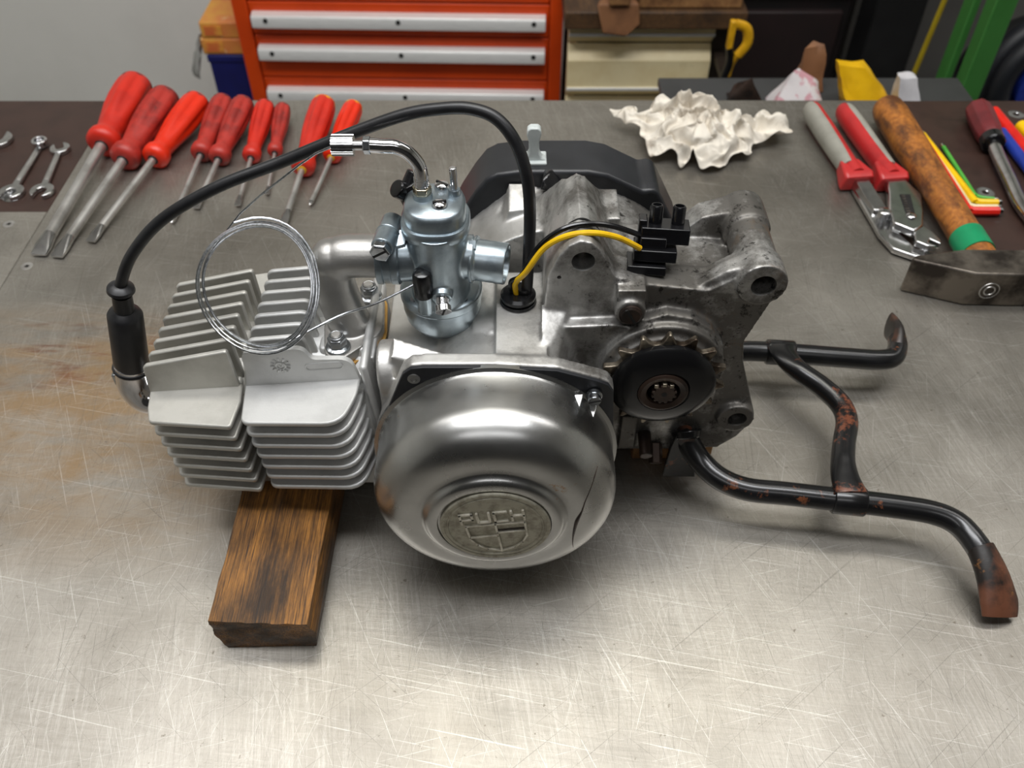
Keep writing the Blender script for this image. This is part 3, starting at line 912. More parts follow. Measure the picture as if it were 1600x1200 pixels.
# --- carburettor
KX, KY = -4.1, 39.3
bm = new()
lathe(bm, [(1.66, 14.0), (1.6, 15.5), (1.6, 16.5), (1.62, 19.1)], (KX + 0.02, KY - 0.4, 0), (0, 0, 1), 48, 1.0, 1.2)
lathe(bm, [(1.40, 0), (1.36, 1.2), (1.2, 4.2)], (-6.3, MY, 16.8), (1, 0, 0), 40)
lathe(bm, [(1.30, 0), (1.15, 0.35)], (-2.3, MY, 16.6), (1, 0, 0), 40)
lathe(bm, [(2.30, 13.75), (2.38, 13.85), (2.38, 14.35), (2.2, 14.45)], (KX, KY, 0), (0, 0, 1), 64)
hull(bm, [(KX - 1.5, KY - 1.2, 14.3), (KX + 1.5, KY - 1.2, 14.3), (KX - 1.2, KY - 1.0, 15.5), (KX + 1.2, KY - 1.0, 15.5), (KX + 1.5, KY + 1.2, 14.3), (KX - 1.5, KY + 1.2, 14.3), (KX - 1.2, KY + 1, 15.5), (KX + 1.2, KY + 1, 15.5)])
cyl(bm, (KX + 0.25, KY - 0.9, 16.0), (KX + 0.25, KY - 2.5, 15.5), 0.62, 0.56, 24)
cyl(bm, (KX - 0.75, KY - 2.1, 14.2), (KX - 0.75, KY - 2.1, 15.8), 0.40, 0.36, 24)
carb = obj('carburettor', bm, MT['zinc'], engine, voxel=0.06, relax=5, smooth=60, label='zinc die cast carburettor standing upright')
bm = new()
lathe(bm, [(2.3, 13.85), (2.28, 13.1), (2.16, 12.4), (1.82, 11.85), (1.2, 11.58), (0.6, 11.47), (0, 11.45)], (KX, KY, 0), (0, 0, 1), 64)
lathe(bm, [(0.5, 11.6), (0.5, 11.35), (0.42, 11.25), (0, 11.25)], (KX + 0.1, KY - 0.3, 0), (0, 0, 1), 24)
tube(bm, [(KX + 0.75, KY - 1.55, 11.75), (KX + 0.8, KY - 1.65, 12.0), (KX + 0.85, KY - 1.72, 12.3)], 0.07, 8)
obj('float_bowl', bm, MT['zinc'], carb)
def oval(a, b, n=64, p=2.6):
    out = []
    for k in range(n):
        t = 2 * math.pi * k / n
        c, s = math.cos(t), math.sin(t)
        out.append((a * math.copysign(abs(c) ** (2 / p), c), b * math.copysign(abs(s) ** (2 / p), s)))
    return out
bm = new()
layers = [(1.80, 1.92, 18.75), (1.86, 1.98, 18.85), (1.86, 1.98, 19.3), (1.78, 1.9, 19.42), (1.66, 1.76, 19.45), (1.66, 1.76, 20.05), (1.58, 1.68, 20.3), (1.42, 1.5, 20.42)]
rings = []
for a, b, z in layers:
    rings.append([bm.verts.new((KX + 0.0 + x, KY - 0.2 + y, z)) for x, y in oval(a, b)])
for p, q in zip(rings, rings[1:]):
    for k in range(64):
        bm.faces.new((p[k], p[(k + 1) % 64], q[(k + 1) % 64], q[k]))
bm.faces.new(rings[0]); bm.faces.new(rings[-1])
lathe(bm, [(0.55, 20.3), (0.52, 20.7)], (KX - 0.62, KY + 0.05, 0), (0, 0, 1), 28)
lathe(bm, [(0.36, 20.3), (0.34, 20.65), (0.3, 20.72)], (KX + 1.05, KY + 0.35, 0), (0, 0, 1), 24)
obj('top_cap', bm, MT['zinc'], carb, smooth=40)
for x, y in ((KX + 0.32, KY - 0.75), (KX + 0.35, KY + 0.95)):
    bm = new()
    lathe(bm, [(0.42, 20.35), (0.42, 20.5), (0.36, 20.62), (0.2, 20.7), (0, 20.72)], (x, y, 0), (0, 0, 1), 28)
    obj('cap_screw', bm, MT['chrome'], carb)
    bm = new()
    vs = box(bm, x - 0.36, x + 0.36, y - 0.05, y + 0.05, 20.6, 20.73)
    xf(vs, turn('Z', 12 if y < KY else -35, (x, y, 0)))
    obj('screw_slot', bm, MT['dark_gap'], carb, smooth=0)
bm = new()
cyl(bm, (KX + 1.05, KY + 0.35, 20.6), (KX + 1.02, KY + 0.4, 22.0), 0.2, 0.2, 20)
obj('tickler_pin', bm, MT['chrome'], carb, bevel=0.06)
bm = new()
lathe(bm, [(0.52, 20.7), (0.52, 21.1)], (KX - 0.62, KY + 0.05, 0), (0, 0, 1), 6)
obj('elbow_locknut', bm, mat('brass_nut', (206, 198, 176), 1.0, 0.22, (180, 170, 146), 100), carb, bevel=0.06)
EX, EY = KX - 0.62, KY + 0.05
bm = new()
ep = spline([(EX, EY, 21.0), (EX, EY, 21.8), (EX - 0.12, EY + 0.02, 22.4), (EX - 0.6, EY + 0.05, 23.05), (EX - 1.2, EY + 0.05, 23.38), (EX - 1.8, EY, 23.45), (EX - 2.5, EY, 23.5)], 8)
tube(bm, ep, 0.38, 20)
el = obj('cable_elbow', bm, MT['chrome'], carb, label='bent chrome cable guide')
bm = new()
for k in range(6):
    lathe(bm, [(0.34, 0), (0.40, 0.05), (0.34, 0.10)], (EX, EY, 21.1 + k * 0.1), (0, 0, 1), 24)
obj('elbow_thread', bm, MT['chrome'], carb)
bm = new()
lathe(bm, [(0.47, 0), (0.47, 0.38)], (EX - 2.4, EY, 23.5), (-1, 0, 0.0), 6)
obj('adjuster_locknut', bm, MT['zinc_bolt'], carb, bevel=0.06)
bm = new()
lathe(bm, [(0.26, 0), (0.26, 0.6)], (EX - 2.75, EY, 23.5), (-1, 0, 0), 20)
outl = []
for k in range(66):
    a = 2 * math.pi * k / 66
    r = 0.54 if k % 3 else 0.46
    outl.append((EY + r * math.cos(a), 23.5 + r * math.sin(a)))
prism(bm, outl, 'x', EX - 3.25, EX - 4.35)
obj('knurled_adjuster', bm, MT['satin_chrome'], carb, smooth=20)
bm = new()      # air inlet spigot
lathe(bm, [(1.16, 0), (1.16, 1.85), (1.12, 1.9), (1.02, 1.9), (0.98, 1.8), (0.95, 0.3), (0, 0.3)], (-2.15, MY, 16.6), (1, -0.2, -0.02), 48)
obj('air_inlet', bm, MT['zinc'], carb, smooth=40)
bm = new()
lathe(bm, [(1.16, 0), (1.34, 0.03), (1.34, 0.2), (1.16, 0.23)], (-2.2, MY, 16.6), (1, -0.2, -0.02), 40)
hull(bm, [(-2.35, MY - 0.6, 17.75), (-1.95, MY - 0.6, 17.75), (-2.35, MY - 0.2, 18.1), (-1.95, MY - 0.2, 18.1), (-2.3, MY - 0.4, 17.4), (-2.0, MY - 0.4, 17.4)])
obj('inlet_collar', bm, MT['zinc'], carb, bevel=0.04)
# hose clamp on the inlet side
bm = new()
lathe(bm, [(1.50, 0), (1.56, 0.04), (1.56, 0.35), (1.5, 0.4), (1.5, 0.8), (1.56, 0.84), (1.56, 1.2), (1.48, 1.3)], (-7.45, MY, 16.8), (1, 0, 0), 48)
hull(bm, [(-6.5, MY - 0.9, 18.1), (-5.8, MY - 0.7, 18.2), (-6.4, MY - 0.1, 18.6), (-5.6, MY + 0.1, 18.6), (-6.5, MY - 0.9, 18.0), (-5.8, MY - 0.7, 18.0)])
clamp = obj('hose_clamp', bm, MT['zinc'], carb)
c0, c1 = V((-6.92, 37.6, 18.37)), V((-6.5, 39.9, 18.48))
bm = new()
dd = (c1 - c0).normalized()
cyl(bm, c0, c1, 0.62, 0.62, 28)
cyl(bm, c0 + dd * 1.15, c0 + dd * 1.3, 0.66, 0.66, 28)
cyl(bm, c0 + (c1 - c0) * 0.5 + Vector((0, 0, -0.1)), Vector((-6.9, MY, 17.6)), 0.5, 0.5, 16)
obj('clamp_barrel', bm, MT['zinc'], carb, bevel=0.07)
bm = new()
lathe(bm, [(0.60, 0), (0.60, 0.4), (0.5, 0.48), (0, 0.48)], c0 - dd * 0.02, -dd, 6)
obj('clamp_bolt', bm, MT['zinc_bolt'], carb, bevel=0.04)
obj('bolt_slot', slot_bar(c0 - dd * 0.02, -dd, 0.5, 0.48, 35), MT['dark_gap'], carb, smooth=0)
bm = new()      # fuel banjo
cyl(bm, (KX - 1.0, KY + 0.9, 19.3), (KX - 1.6, KY + 1.3, 20.3), 0.75, 0.7, 28)
cyl(bm, (KX - 1.55, KY + 1.1, 19.9), (KX - 2.1, KY + 0.75, 20.5), 0.5, 0.5, 24)
cyl(bm, (KX - 1.55, KY + 1.2, 20.0), (KX - 1.1, KY + 1.7, 20.9), 0.5, 0.45, 24)
obj('fuel_union', bm, MT['plastic_black'], carb, bevel=0.08, label='black plastic fuel union')
bm = new()
lathe(bm, [(0.54, 0), (0.54, 1.4), (0.46, 1.62), (0.25, 1.73), (0, 1.74)], (KX - 0.75, KY - 2.2, 15.6), (0, -0.05, 1), 32)
obj('rubber_cap', bm, MT['plastic_black'], carb, label='shiny black rubber cap')
bm = new()
i0, i1 = V((KX + 0.25, KY - 2.4, 15.55)), V((KX + 0.36, KY - 3.2, 15.15))
cyl(bm, i0, i1, 0.30, 0.30, 24)
for k in range(5):
    p = i0 + (i1 - i0) * (0.08 + k * 0.1)
    cyl(bm, p, p + (i1 - i0) * 0.05, 0.36, 0.36, 24)
cyl(bm, i0 + (i1 - i0) * 0.6, i1, 0.44, 0.44, 28)
obj('idle_screw', bm, MT['chrome'], carb, bevel=0.05)
obj('screw_slot', slot_bar(i0 + (i1 - i0) * 0.6, i1 - i0, 0.44, (i1 - i0).length * 0.4, 80), MT['dark_gap'], carb, smooth=0)
for x in (KX - 1.45, KX + 1.35):
    bm = new()
    lathe(bm, [(0.24, 14.3), (0.24, 14.47), (0, 14.47)], (x, KY - 1.35, 0), (0, 0, 1), 20)
    obj('bowl_pin', bm, MT['zinc_bolt'], carb)

# --- throttle wire: coil leaning on the fins, both ends at the carburettor
def coil_pt(t, r=3.35, off=0.0):
    c = Vector((-13.75, 36.95 - off * 0.5, 16.35 + off * 0.4))
    u = Vector((1, 0, 0))
    w = Vector((0, 0.64, 0.768))
    a = 2 * math.pi * t
    return c + u * (0.92 * r * math.cos(a)) + w * (r * math.sin(a)) + Vector((0, 0.25 * math.sin(2 * a), 0))
bm = new()
start = [Vector((EX - 4.2, EY, 23.45)), Vector((EX - 5.2, EY - 0.2, 23.15)), Vector((EX - 7.2, EY - 0.5, 21.8)), Vector((-14.6, 39.3, 19.4))]
loops = []
for k in range(0, 22 * 6 + 1):
    t = 0.30 + k / 22
    ph = k / 22
    loops.append(coil_pt(t, 3.22 + 0.16 * math.sin(ph * 2.3) + 0.06 * ph + 0.12 * math.sin(2 * math.pi * ph * 0.93 + 1), 0.3 * ph - 0.7 + 0.2 * math.sin(ph * 4)))
pts = spline(start + loops[2:], 2)
tube(bm, pts, 0.058, 6)
endp = [coil_pt(1.84, 3.4, 0.4), Vector((-9.6, 36.4, 14.6)), Vector((-7.4, 36.6, 15.4)), Vector((KX - 1.2, KY - 2.2, 16.3))]
tube(bm, spline(endp, 6), 0.07, 8)
obj('throttle_wire', bm, MT['wire_steel'], engine, label='coil of thin twisted steel wire')

# --- spark plug cap and ignition lead
P0, P1, P2, P3 = (-23.63, 38.6, 8.44), (-22.68, 38.6, 12.81), (-22.55, 38.6, 13.81), (-22.27, 38.6, 14.91)
P0, P1, P2, P3 = map(V, (P0, P1, P2, P3))
bm = new()
ax = (P1 - P0)
L = ax.length
lathe(bm, [(1.12, -0.15), (1.16, -0.05), (1.1, 0.1), (1.02, 0.15), (1.05, 0.5), (1.0, L - 0.1), (0.9, L + 0.1), (0.62, L + 0.35)], P0, ax, 40)
lathe(bm, [(0.62, 0.0), (0.58, 0.3), (0.56, 1.5)], P1, P3 - P1, 32)
lathe(bm, [(0.56, 0), (0.78, 0.12), (0.74, 0.32), (0.5, 0.5), (0.32, 0.56)], P1 + (P3 - P1) * 0.8, P3 - P1, 32)
cap = obj('spark_plug_cap', bm, MT['rubber'], engine, label='black rubber spark plug boot')
bm = new()
e0 = P0 + ax.normalized() * 0.3
e1 = P0 - ax.normalized() * 0.7
sp = spline([e0, e1, e1 + Vector((-0.1, -0.1, -1.0)), e1 + Vector((0.3, -0.2, -1.9)), e1 + Vector((1.2, -0.2, -2.1)), e1 + Vector((2.8, -0.1, -1.9))], 8)
tube(bm, sp, 1.06, 28)
obj('screen_sleeve', bm, MT['chrome'], cap, label='shiny metal elbow of the plug cap')
bm = new()
vs = box(bm, e1.x - 1.25, e1.x - 0.85, e1.y - 0.3, e1.y + 0.3, e1.z - 0.75, e1.z + 0.15)
obj('sleeve_seam', bm, MT['zinc_bolt'], cap, bevel=0.06)
bm = new()
lead = [(0.8, 38, 14.33), (0.91, 38.2, 17.38), (0.94, 38.6, 20.04), (0.75, 38.9, 22), (0.16, 39.4, 23.66), (-0.8, 40, 24.63), (-2.08, 40.4, 24.93), (-3.54, 40.6, 24.82), (-5.53, 40.8, 24.35), (-8.61, 40.8, 23.18), (-12.16, 40.6, 21.75), (-15.68, 40, 20.6), (-18.88, 39.4, 18.97), (-20.96, 38.9, 17.05), (-22.09, 38.6, 15.24), (-22.51, 38.6, 14.05)]
tube(bm, spline(lead, 8), 0.33, 16)
obj('ignition_lead', bm, MT['rubber'], engine, label='thick black ignition lead arching over the carburettor')
bm = new()
lathe(bm, [(1.0, 14.2), (1.05, 14.35), (1.0, 14.5), (0.9, 14.52), (0.9, 14.62), (1.0, 14.66), (1.0, 14.85), (0.85, 15.0), (0.5, 15.05), (0, 15.05)], (0.35, 38.0, 0), (0, 0, 1), 48)
lathe(bm, [(0.42, 15.0), (0.40, 15.35)], (0.62, 38.0, 0), (0, 0, 1), 24)
obj('cable_grommet', bm, MT['plastic_black'], engine, label='round black rubber grommet')
bm = new()
wy = [(0.25, 37.8, 15.0), (0.2, 37.7, 15.9), (0.76, 37.2, 17.08), (1.69, 37.2, 18.68), (2.81, 37, 19.62), (4.13, 37, 19.83), (5.5, 37.2, 19.39), (6.81, 37.6, 18.37)]
tube(bm, spline(wy, 7), 0.165, 10)
obj('yellow_wire', bm, MT['yellow_wire'], engine, label='yellow insulated wire')
bm = new()
wb = [(0.05, 37.9, 15.0), (-0.05, 37.8, 15.9), (0.53, 37.6, 16.53), (1.36, 37.4, 18.52), (2.5, 37.4, 19.69), (3.82, 37.6, 19.95), (5.39, 38, 19.49), (7.55, 38.6, 18.2)]
tube(bm, spline(wb, 7), 0.15, 10)
obj('black_wire', bm, MT['plastic_black'], engine, label='thin black wire beside the yellow one')

# terminal block lying on the case
tb = bpy.data.objects.new('terminal_block', None)
COL.objects.link(tb)
tb.parent = engine
tb['label'] = 'black screw terminal block on the end of the wires'
def tblock(name, x0, x1, y0, y1, z0, z1, bev=0.06):
    bm = new()
    vs = box(bm, x0, x1, y0, y1, z0, z1)
    xf(vs, turn('Z', -6, (8, 38.3, 18)) @ turn('X', -14, (8, 38.3, 18)))
    return obj(name, bm, MT['plastic_black'], tb, bevel=bev)
tblock('terminal_body', 6.9, 9.5, 38.0, 39.6, 18.2, 19.1)
tblock('terminal_body', 6.6, 8.9, 37.5, 39.4, 17.35, 18.0)
tblock('terminal_body', 6.3, 8.4, 37.2, 39.2, 16.7, 17.2)
tblock('terminal_core', 6.9, 8.3, 37.8, 39.2, 16.8, 18.6)
tblock('wire_entry', 6.75, 7.2, 38.3, 39.3, 18.1, 19.4)
for x in (7.65, 8.85):
    bm = new()
    vs = lathe(bm, [(0.36, 0), (0.36, 1.0), (0.3, 1.1), (0.24, 1.1), (0.22, 0.8), (0, 0.8)], (x, 38.9, 19.0), (0, 0, 1), 24)
    xf(vs, turn('Z', -6, (8, 38.3, 18)) @ turn('X', -14, (8, 38.3, 18)))
    obj('screw_tower', bm, MT['plastic_black'], tb)

# --- kickstand
bm = new()
near = [(10.9, 36.2, 5.0), (11.15, 35.9, 4.4), (11.9, 35.0, 3.6), (13.0, 33.9, 3.2), (14.6, 33.15, 3.05), (17, 32.85, 3.0), (20, 32.45, 2.95), (23.5, 32.0, 2.85), (25.9, 31.55, 2.75), (27.2, 30.8, 2.6), (27.9, 29.4, 2.4), (28.3, 28.2, 2.05)]
pts = spline(near, 6)
m_ = len(pts)
tube(bm, pts, 0.74, 24, flat=[(1, 1)] * int(m_ * .88) + resample([(1, 1), (1.12, 0.88)], m_ - int(m_ * .88)))
stand = obj('kickstand', bm, MT['black_paint'], engine, smooth=50, label='black tubular kickstand with rust showing through')
bm = new()
far = [(11.5, 44.2, 4.4), (13.5, 44.9, 3.4), (17, 45.4, 3.1), (20, 45.25, 3.0), (24, 44.9, 2.9), (26.3, 44.75, 2.85), (27.4, 45.1, 2.8), (27.95, 46.0, 2.9), (28.1, 46.8, 2.98)]
pts = spline(far, 6)
m_ = len(pts)
k_ = int(m_ * .72)
tube(bm, pts, 0.74, 24, flat=[(1, 1)] * k_ + resample([(1, 1), (0.85, 1.1)], m_ - k_))
obj('far_leg', bm, MT['black_paint'], stand, smooth=50)
bm = new()
foot = [(28.0, 29.3, 2.45), (28.35, 27.85, 1.95), (28.62, 26.5, 1.05), (28.62, 25.8, 0.5)]
pts = spline(foot, 6)
tube(bm, pts, resample([0.76, 0.8, 0.86, 0.8], len(pts)), 20, flat=resample([(1.05, 1.0), (1.25, 0.8), (1.4, 0.6), (1.4, 0.5)], len(pts)))
obj('rusty_foot', bm, MT['rust_paint'], stand, label='flattened rusty end of the near leg')
bm = new()
foot = [(27.85, 45.75, 2.88), (28.15, 47.1, 3.0), (28.2, 48.7, 2.6)]
pts = spline(foot, 6)
tube(bm, pts, resample([0.74, 0.8, 0.7], len(pts)), 20, flat=resample([(0.9, 1.0), (0.6, 1.35), (0.4, 1.5)], len(pts)))
obj('rusty_foot', bm, MT['rust_paint'], stand)
bm = new()
cross = [(19.2, 45.25, 3.75), (19.25, 44.2, 3.75), (19.9, 43.0, 3.6), (21.2, 41.5, 3.5), (22.1, 39.9, 3.45), (22.15, 38.4, 3.4), (21.5, 36.6, 3.4), (21.0, 35.0, 3.45), (20.75, 33.6, 3.6), (20.75, 32.3, 3.7)]
pts = spline(cross, 6)
tube(bm, pts, 0.72, 22, flat=resample([(1.5, 0.35), (1.3, 0.6), (1.05, 0.95), (1, 1), (1, 1), (1, 1), (1.0, 1.0), (1.05, 0.95), (1.25, 0.6), (1.5, 0.35)], len(pts)))
obj('cross_tube', bm, mat('chipped_black_enamel', (18, 18, 19), 0, 0.26, (26, 26, 27), 40, spot=((112, 64, 44), 20, 0.52, 0.56), coat=0.2, bump=0.12, bs=90), stand, smooth=50)
for c, d in (((19.25, 45.33, 3.02), (1, -0.06, -0.02)), ((20.8, 32.38, 2.92), (1, -0.12, -0.02))):
    bm = new()
    dv = V(d).normalized()
    lathe(bm, [(0.86, -1.0), (0.92, -0.9), (0.92, 0.9), (0.86, 1.0)], c, dv, 28)
    obj('welded_saddle', bm, MT['black_paint'], stand, bevel=0.05)
bm = new()
prism(bm, [(9.9, 1.2), (12.1, 1.1), (11.6, 3.8), (11.5, 5.3), (10.9, 5.75), (10.2, 5.3), (10.0, 4)], 'y', 35.55, 35.9)
obj('pivot_plate', bm, MT['black_paint'], stand, bevel=0.08)
bm = new()
prism(bm, [(9.9, 1.2), (12.1, 1.1), (11.6, 3.8), (11.5, 5.3), (10.9, 5.75), (10.2, 5.3), (10.0, 4)], 'y', 44.2, 44.5)
obj('pivot_plate', bm, MT['black_paint'], stand, bevel=0.08)
bm = new()
cyl(bm, (10.9, 35.4, 5.0), (10.9, 44.6, 5.0), 0.5, 0.5, 20)
obj('pivot_pin', bm, MT['rust_paint'], stand)
bm = new()
cyl(bm, (10.95, 36.25, 5.15), (11.0, 35.85, 4.75), 1.0, 0.84, 24)
obj('weld_bead', bm, MT['black_paint'], stand, bevel=0.1)

# ------------------------------------------------------------------ wooden supports
bm = new()
A = [(-16.4, 24.1, 0), (-11.3, 24.2, 0), (-16.95, 24.3, 1.3), (-16.9, 24.25, 2.8), (-11.4, 24.05, 2.8), (-11.1, 24.2, 1.4)]
B = [(-16.6, 44.5, 0), (-11.0, 44.5, 0), (-16.9, 44.5, 1.3), (-16.9, 44.5, 2.8), (-11.1, 44.5, 2.8), (-10.9, 44.5, 1.4)]
hull(bm, A + B)
bmesh.ops.subdivide_edges(bm, edges=bm.edges[:], cuts=14, use_grid_fill=True)
bmesh.ops.triangulate(bm, faces=[f for f in bm.faces if len(f.verts) > 4])
for v in bm.verts:
    if 0.05 < v.co.z:
        k = noise.noise(v.co * 1.3) * 0.10 + noise.noise(v.co * 4) * 0.04
        v.co.x += k
        v.co.y += k * 0.8
    if v.co.z > 2.7:
        v.co.z = 2.8 - abs(noise.noise(v.co * 2.0)) * 0.06
wb = obj('wood_block', bm, MT['block_wood'], bevel=0, smooth=50)
tag(wb, 'dark oily wooden block propping up the finned cylinder', 'wood block')
bm = new()
box(bm, 8.2, 13.6, 38.0, 42.6, 0, 2.85)
wb2 = obj('wood_support', bm, MT['pale_wood'], bevel=0.08)
tag(wb2, 'small pale wooden support under the rear of the crankcase behind the kickstand pivot', 'wood block')

# ------------------------------------------------------------------ screwdrivers in a row
def screwdriver(end, tip, Rh, h, rs, m_handle, label, m_end='end_dark', blade='flat', collar=None):
    """end, tip: bench positions of the handle end and the blade tip"""
    e, t = V((end[0], end[1], 0)), V((tip[0], tip[1], 0))
    flat_len = (t - e).length
    slope = (0.87 * Rh - 0.25) / (flat_len - 0.93 * h)
    ze = 0.87 * Rh + slope * 0.93 * h
    a = V((end[0], end[1], ze))
    b = V((tip[0], tip[1], 0.28))
    d = (b - a).normalized()
    L = (b - a).length
    side = Vector((0, 0, 1)).cross(d).normalized()
    up = d.cross(side)
    m = Matrix((d, side, up)).transposed()
    root = thing('screwdriver', label, 'screwdriver', a, 'screwdrivers laid out in a row at the back', local=True, rot=m.to_euler())
    def flute(ang, x):
        k = max(0.0, min(1.0, (x / h - 0.03) / 0.08)) * max(0.0, min(1.0, (0.66 - x / h) / 0.12))
        return 1 - 0.17 * k * (0.5 + 0.5 * math.cos(6 * ang)) ** 2
    bm = new()
    lathe(bm, [(0.86 * Rh, 0.02 * h), (0.97 * Rh, 0.07 * h), (Rh, 0.16 * h), (Rh, 0.32 * h), (0.93 * Rh, 0.48 * h), (0.80 * Rh, 0.62 * h), (0.70 * Rh, 0.74 * h), (0.66 * Rh, 0.80 * h), (0.70 * Rh, 0.84 * h), (0.84 * Rh, 0.88 * h), (0.87 * Rh, 0.92 * h), (0.85 * Rh, 0.965 * h), (0.7 * Rh, 0.99 * h), (0.5 * Rh, h)], (0, 0, 0), (1, 0, 0), 48, mod=flute)
    hd = obj('handle', bm, MT[m_handle], root, smooth=50)
    bm = new()
    lathe(bm, [(0, -0.012 * h), (0.5 * Rh, -0.005 * h), (0.80 * Rh, 0.01 * h), (0.90 * Rh, 0.035 * h), (0.88 * Rh, 0.05 * h)], (0, 0, 0), (1, 0, 0), 40)
    obj('end_cap', bm, MT[m_end], root)
    bm = new()
    lathe(bm, [(0.36 * Rh, h - 0.1), (0.34 * Rh, h + 0.06), (rs * 1.05, h + 0.1)], (0, 0, 0), (1, 0, 0), 28)
    obj('ferrule', bm, MT[collar or 'end_dark'], root)
    bm = new()
    bl = min(2.6, rs * 6) if blade == 'flat' else rs * 2.2
    lathe(bm, [(rs, h - 0.4), (rs, L - bl)], (0, 0, 0), (1, 0, 0), 24)
    obj('shaft', bm, MT['tool_steel'], root)
    bm = new()
    if blade == 'flat':
        ring = [(L - bl - 0.02, rs * math.cos(2 * math.pi * k / 16), rs * math.sin(2 * math.pi * k / 16)) for k in range(16)]
        w = rs * 1.25
        hull(bm, ring + [(L - bl * 0.45, s * w, q * rs * 0.45) for s in (-1, 1) for q in (-1, 1)] + [(L, s * w, q * rs * 0.16) for s in (-1, 1) for q in (-1, 1)])
    else:
        lathe(bm, [(rs, L - bl - 0.02), (rs * 0.95, L - bl * 0.6), (rs * 0.3, L), (0, L + 0.02)], (0, 0, 0), (1, 0, 0), 8, mod=lambda a_, x: 1 - 0.3 * (0.5 + 0.5 * math.cos(4 * a_)))
    obj('tip', bm, MT['satin_chrome'], root, smooth=25)
    return root

screwdriver((-38.89, 85.77, 2.2), (-40.52, 60.04, 0.3), 1.85, 10.6, 0.52, 'red_handle', 'largest red handled screwdriver, leftmost of the row, with a chipped collar and wide blade')
screwdriver((-35.31, 83.62, 2), (-38.89, 59.78, 0.3), 1.62, 10.8, 0.42, 'red_worn', 'grimy dull red screwdriver with long shaft, second from the left of the row')
screwdriver((-32.01, 83.07, 1.8), (-36.7, 61.91, 0.3), 1.45, 10.0, 0.34, 'red_bright', 'clean bright red screwdriver with smooth handle and flat blade, third from the left')
screwdriver((-29.65, 83.62, 1.5), (-30.34, 64.61, 0.3), 1.20, 9.2, 0.26, 'red_worn', 'medium red screwdriver with thin shaft, fourth from the left of the row', blade='cross')
screwdriver((-27.31, 82.84, 1.5), (-28.73, 66.84, 0.3), 1.20, 9.2, 0.26, 'red_worn', 'dull red screwdriver fifth from the left, its tip beside the black cable')
screwdriver((-25.21, 82.95, 1.3), (-25.03, 67.23, 0.3), 1.02, 8.8, 0.22, 'red_handle', 'slim red screwdriver sixth from the left, brass coloured tip')
screwdriver((-23.5, 83.05, 1.1), (-22.69, 69.05, 0.3), 0.85, 7.8, 0.17, 'red_worn', 'smallest dark red screwdriver with dark end cap, seventh from the left')
screwdriver((-18.99, 82.33, 1.5), (-20.34, 64.51, 0.3), 1.30, 10.6, 0.28, 'red_handle', 'red screwdriver with yellow end cap, left one of the pair beside the chrome cable guide', 'end_yellow', collar='end_yellow')
screwdriver((-16.12, 82.69, 1.3), (-18.45, 67.33, 0.3), 1.05, 8.6, 0.22, 'red_bright', 'red screwdriver with black smears and yellow end cap, rightmost of the row', 'end_yellow', blade='cross', collar='end_yellow')

# ------------------------------------------------------------------ small spanners on the brown board
def open_head(bm, c, ang, r, gap, t0, t1):
    """C shaped jaw opening towards ang (degrees) round the point c"""
    out = []
    g = math.asin(gap / r)
    n = 20
    for k in range(n + 1):
        a = g + (2 * math.pi - 2 * g) * k / n
        out.append((r * math.cos(a), r * math.sin(a)))
    out += [(r * 0.55, -gap), (-r * 0.05, -gap), (-r * 0.3, -gap * 0.55), (-r * 0.3, gap * 0.55), (-r * 0.05, gap), (r * 0.55, gap)]
    ca, sa = math.cos(R(ang)), math.sin(R(ang))
    prism(bm, [(c[0] + x * ca - y * sa, c[1] + x * sa + y * ca) for x, y in out], 'z', t0, t1)

def spanner(a, b, w, label, jaw_a, jaw_b, ring=False, ra=1.05, rb=1.05):
    root = thing('spanner', label, 'spanner', (a[0], a[1], -0.06), 'small spanners on the left brown board')
    A_, B_ = Vector((a[0], a[1])), Vector((b[0], b[1]))
    d = (B_ - A_).normalized()
    s = Vector((-d.y, d.x))
    bm = new()
    p0, p1 = A_ + d * (ra * 0.7), B_ - d * (rb * 0.7)
    prism(bm, [tuple(p0 + s * w * 0.8), tuple(p0 - s * w * 0.8), tuple(p1 - s * w), tuple(p1 + s * w)], 'z', 0.06, 0.36)
    obj('shank', bm, MT['satin_chrome'], root, bevel=0.08)
    bm = new()
    q0, q1 = A_ + d * (ra * 1.6), B_ - d * (rb * 1.6)
    prism(bm, [tuple(q0 + s * w * 0.4), tuple(q0 - s * w * 0.4), tuple(q1 - s * w * 0.5), tuple(q1 + s * w * 0.5)], 'z', 0.30, 0.375)
    obj('stamped_panel', bm, MT['tool_steel'], root, bevel=0.03)
    base = math.degrees(math.atan2(d.y, d.x))
    bm = new()
    if ring:
        lathe(bm, [(ra * 0.55, 0.25), (ra * 0.75, 0.2), (ra * 0.8, 0.75), (ra * 0.72, 0.85), (ra * 0.5, 0.85), (ra * 0.45, 0.3)], (a[0], a[1], 0), (0, 0, 1), 24)
        obj('ring_end', bm, MT['chrome'], root, bevel=0.03)
    else:
        open_head(bm, a, base + 180 + jaw_a, ra, ra * 0.42, -0.02, 0.42)
        obj('open_end', bm, MT['satin_chrome'], root, bevel=0.06)
    bm = new()
    open_head(bm, b, base + jaw_b, rb, rb * 0.42, -0.02, 0.42)
    obj('open_end', bm, MT['satin_chrome'], root, bevel=0.06)
    return root
spanner((-46.77, 77.59, 0.4), (-46.5, 69.42, 0.4), 0.36, 'chrome combination spanner, its ring end up and open jaw over the board screw', 0, -15, True, 0.95, 1.15)
spanner((-44.62, 76.89, 0.4), (-43.72, 69.63, 0.4), 0.34, 'chrome double open ended spanner beside the steel plate edge', 20, -15, False, 0.95, 1.1)
spanner((-51.53, 78.54, 0.4), (-52.72, 71.85, 0.4), 0.5, 'larger chrome spanner cut off by the left edge of the picture', 15, -15, False, 1.5, 1.5)

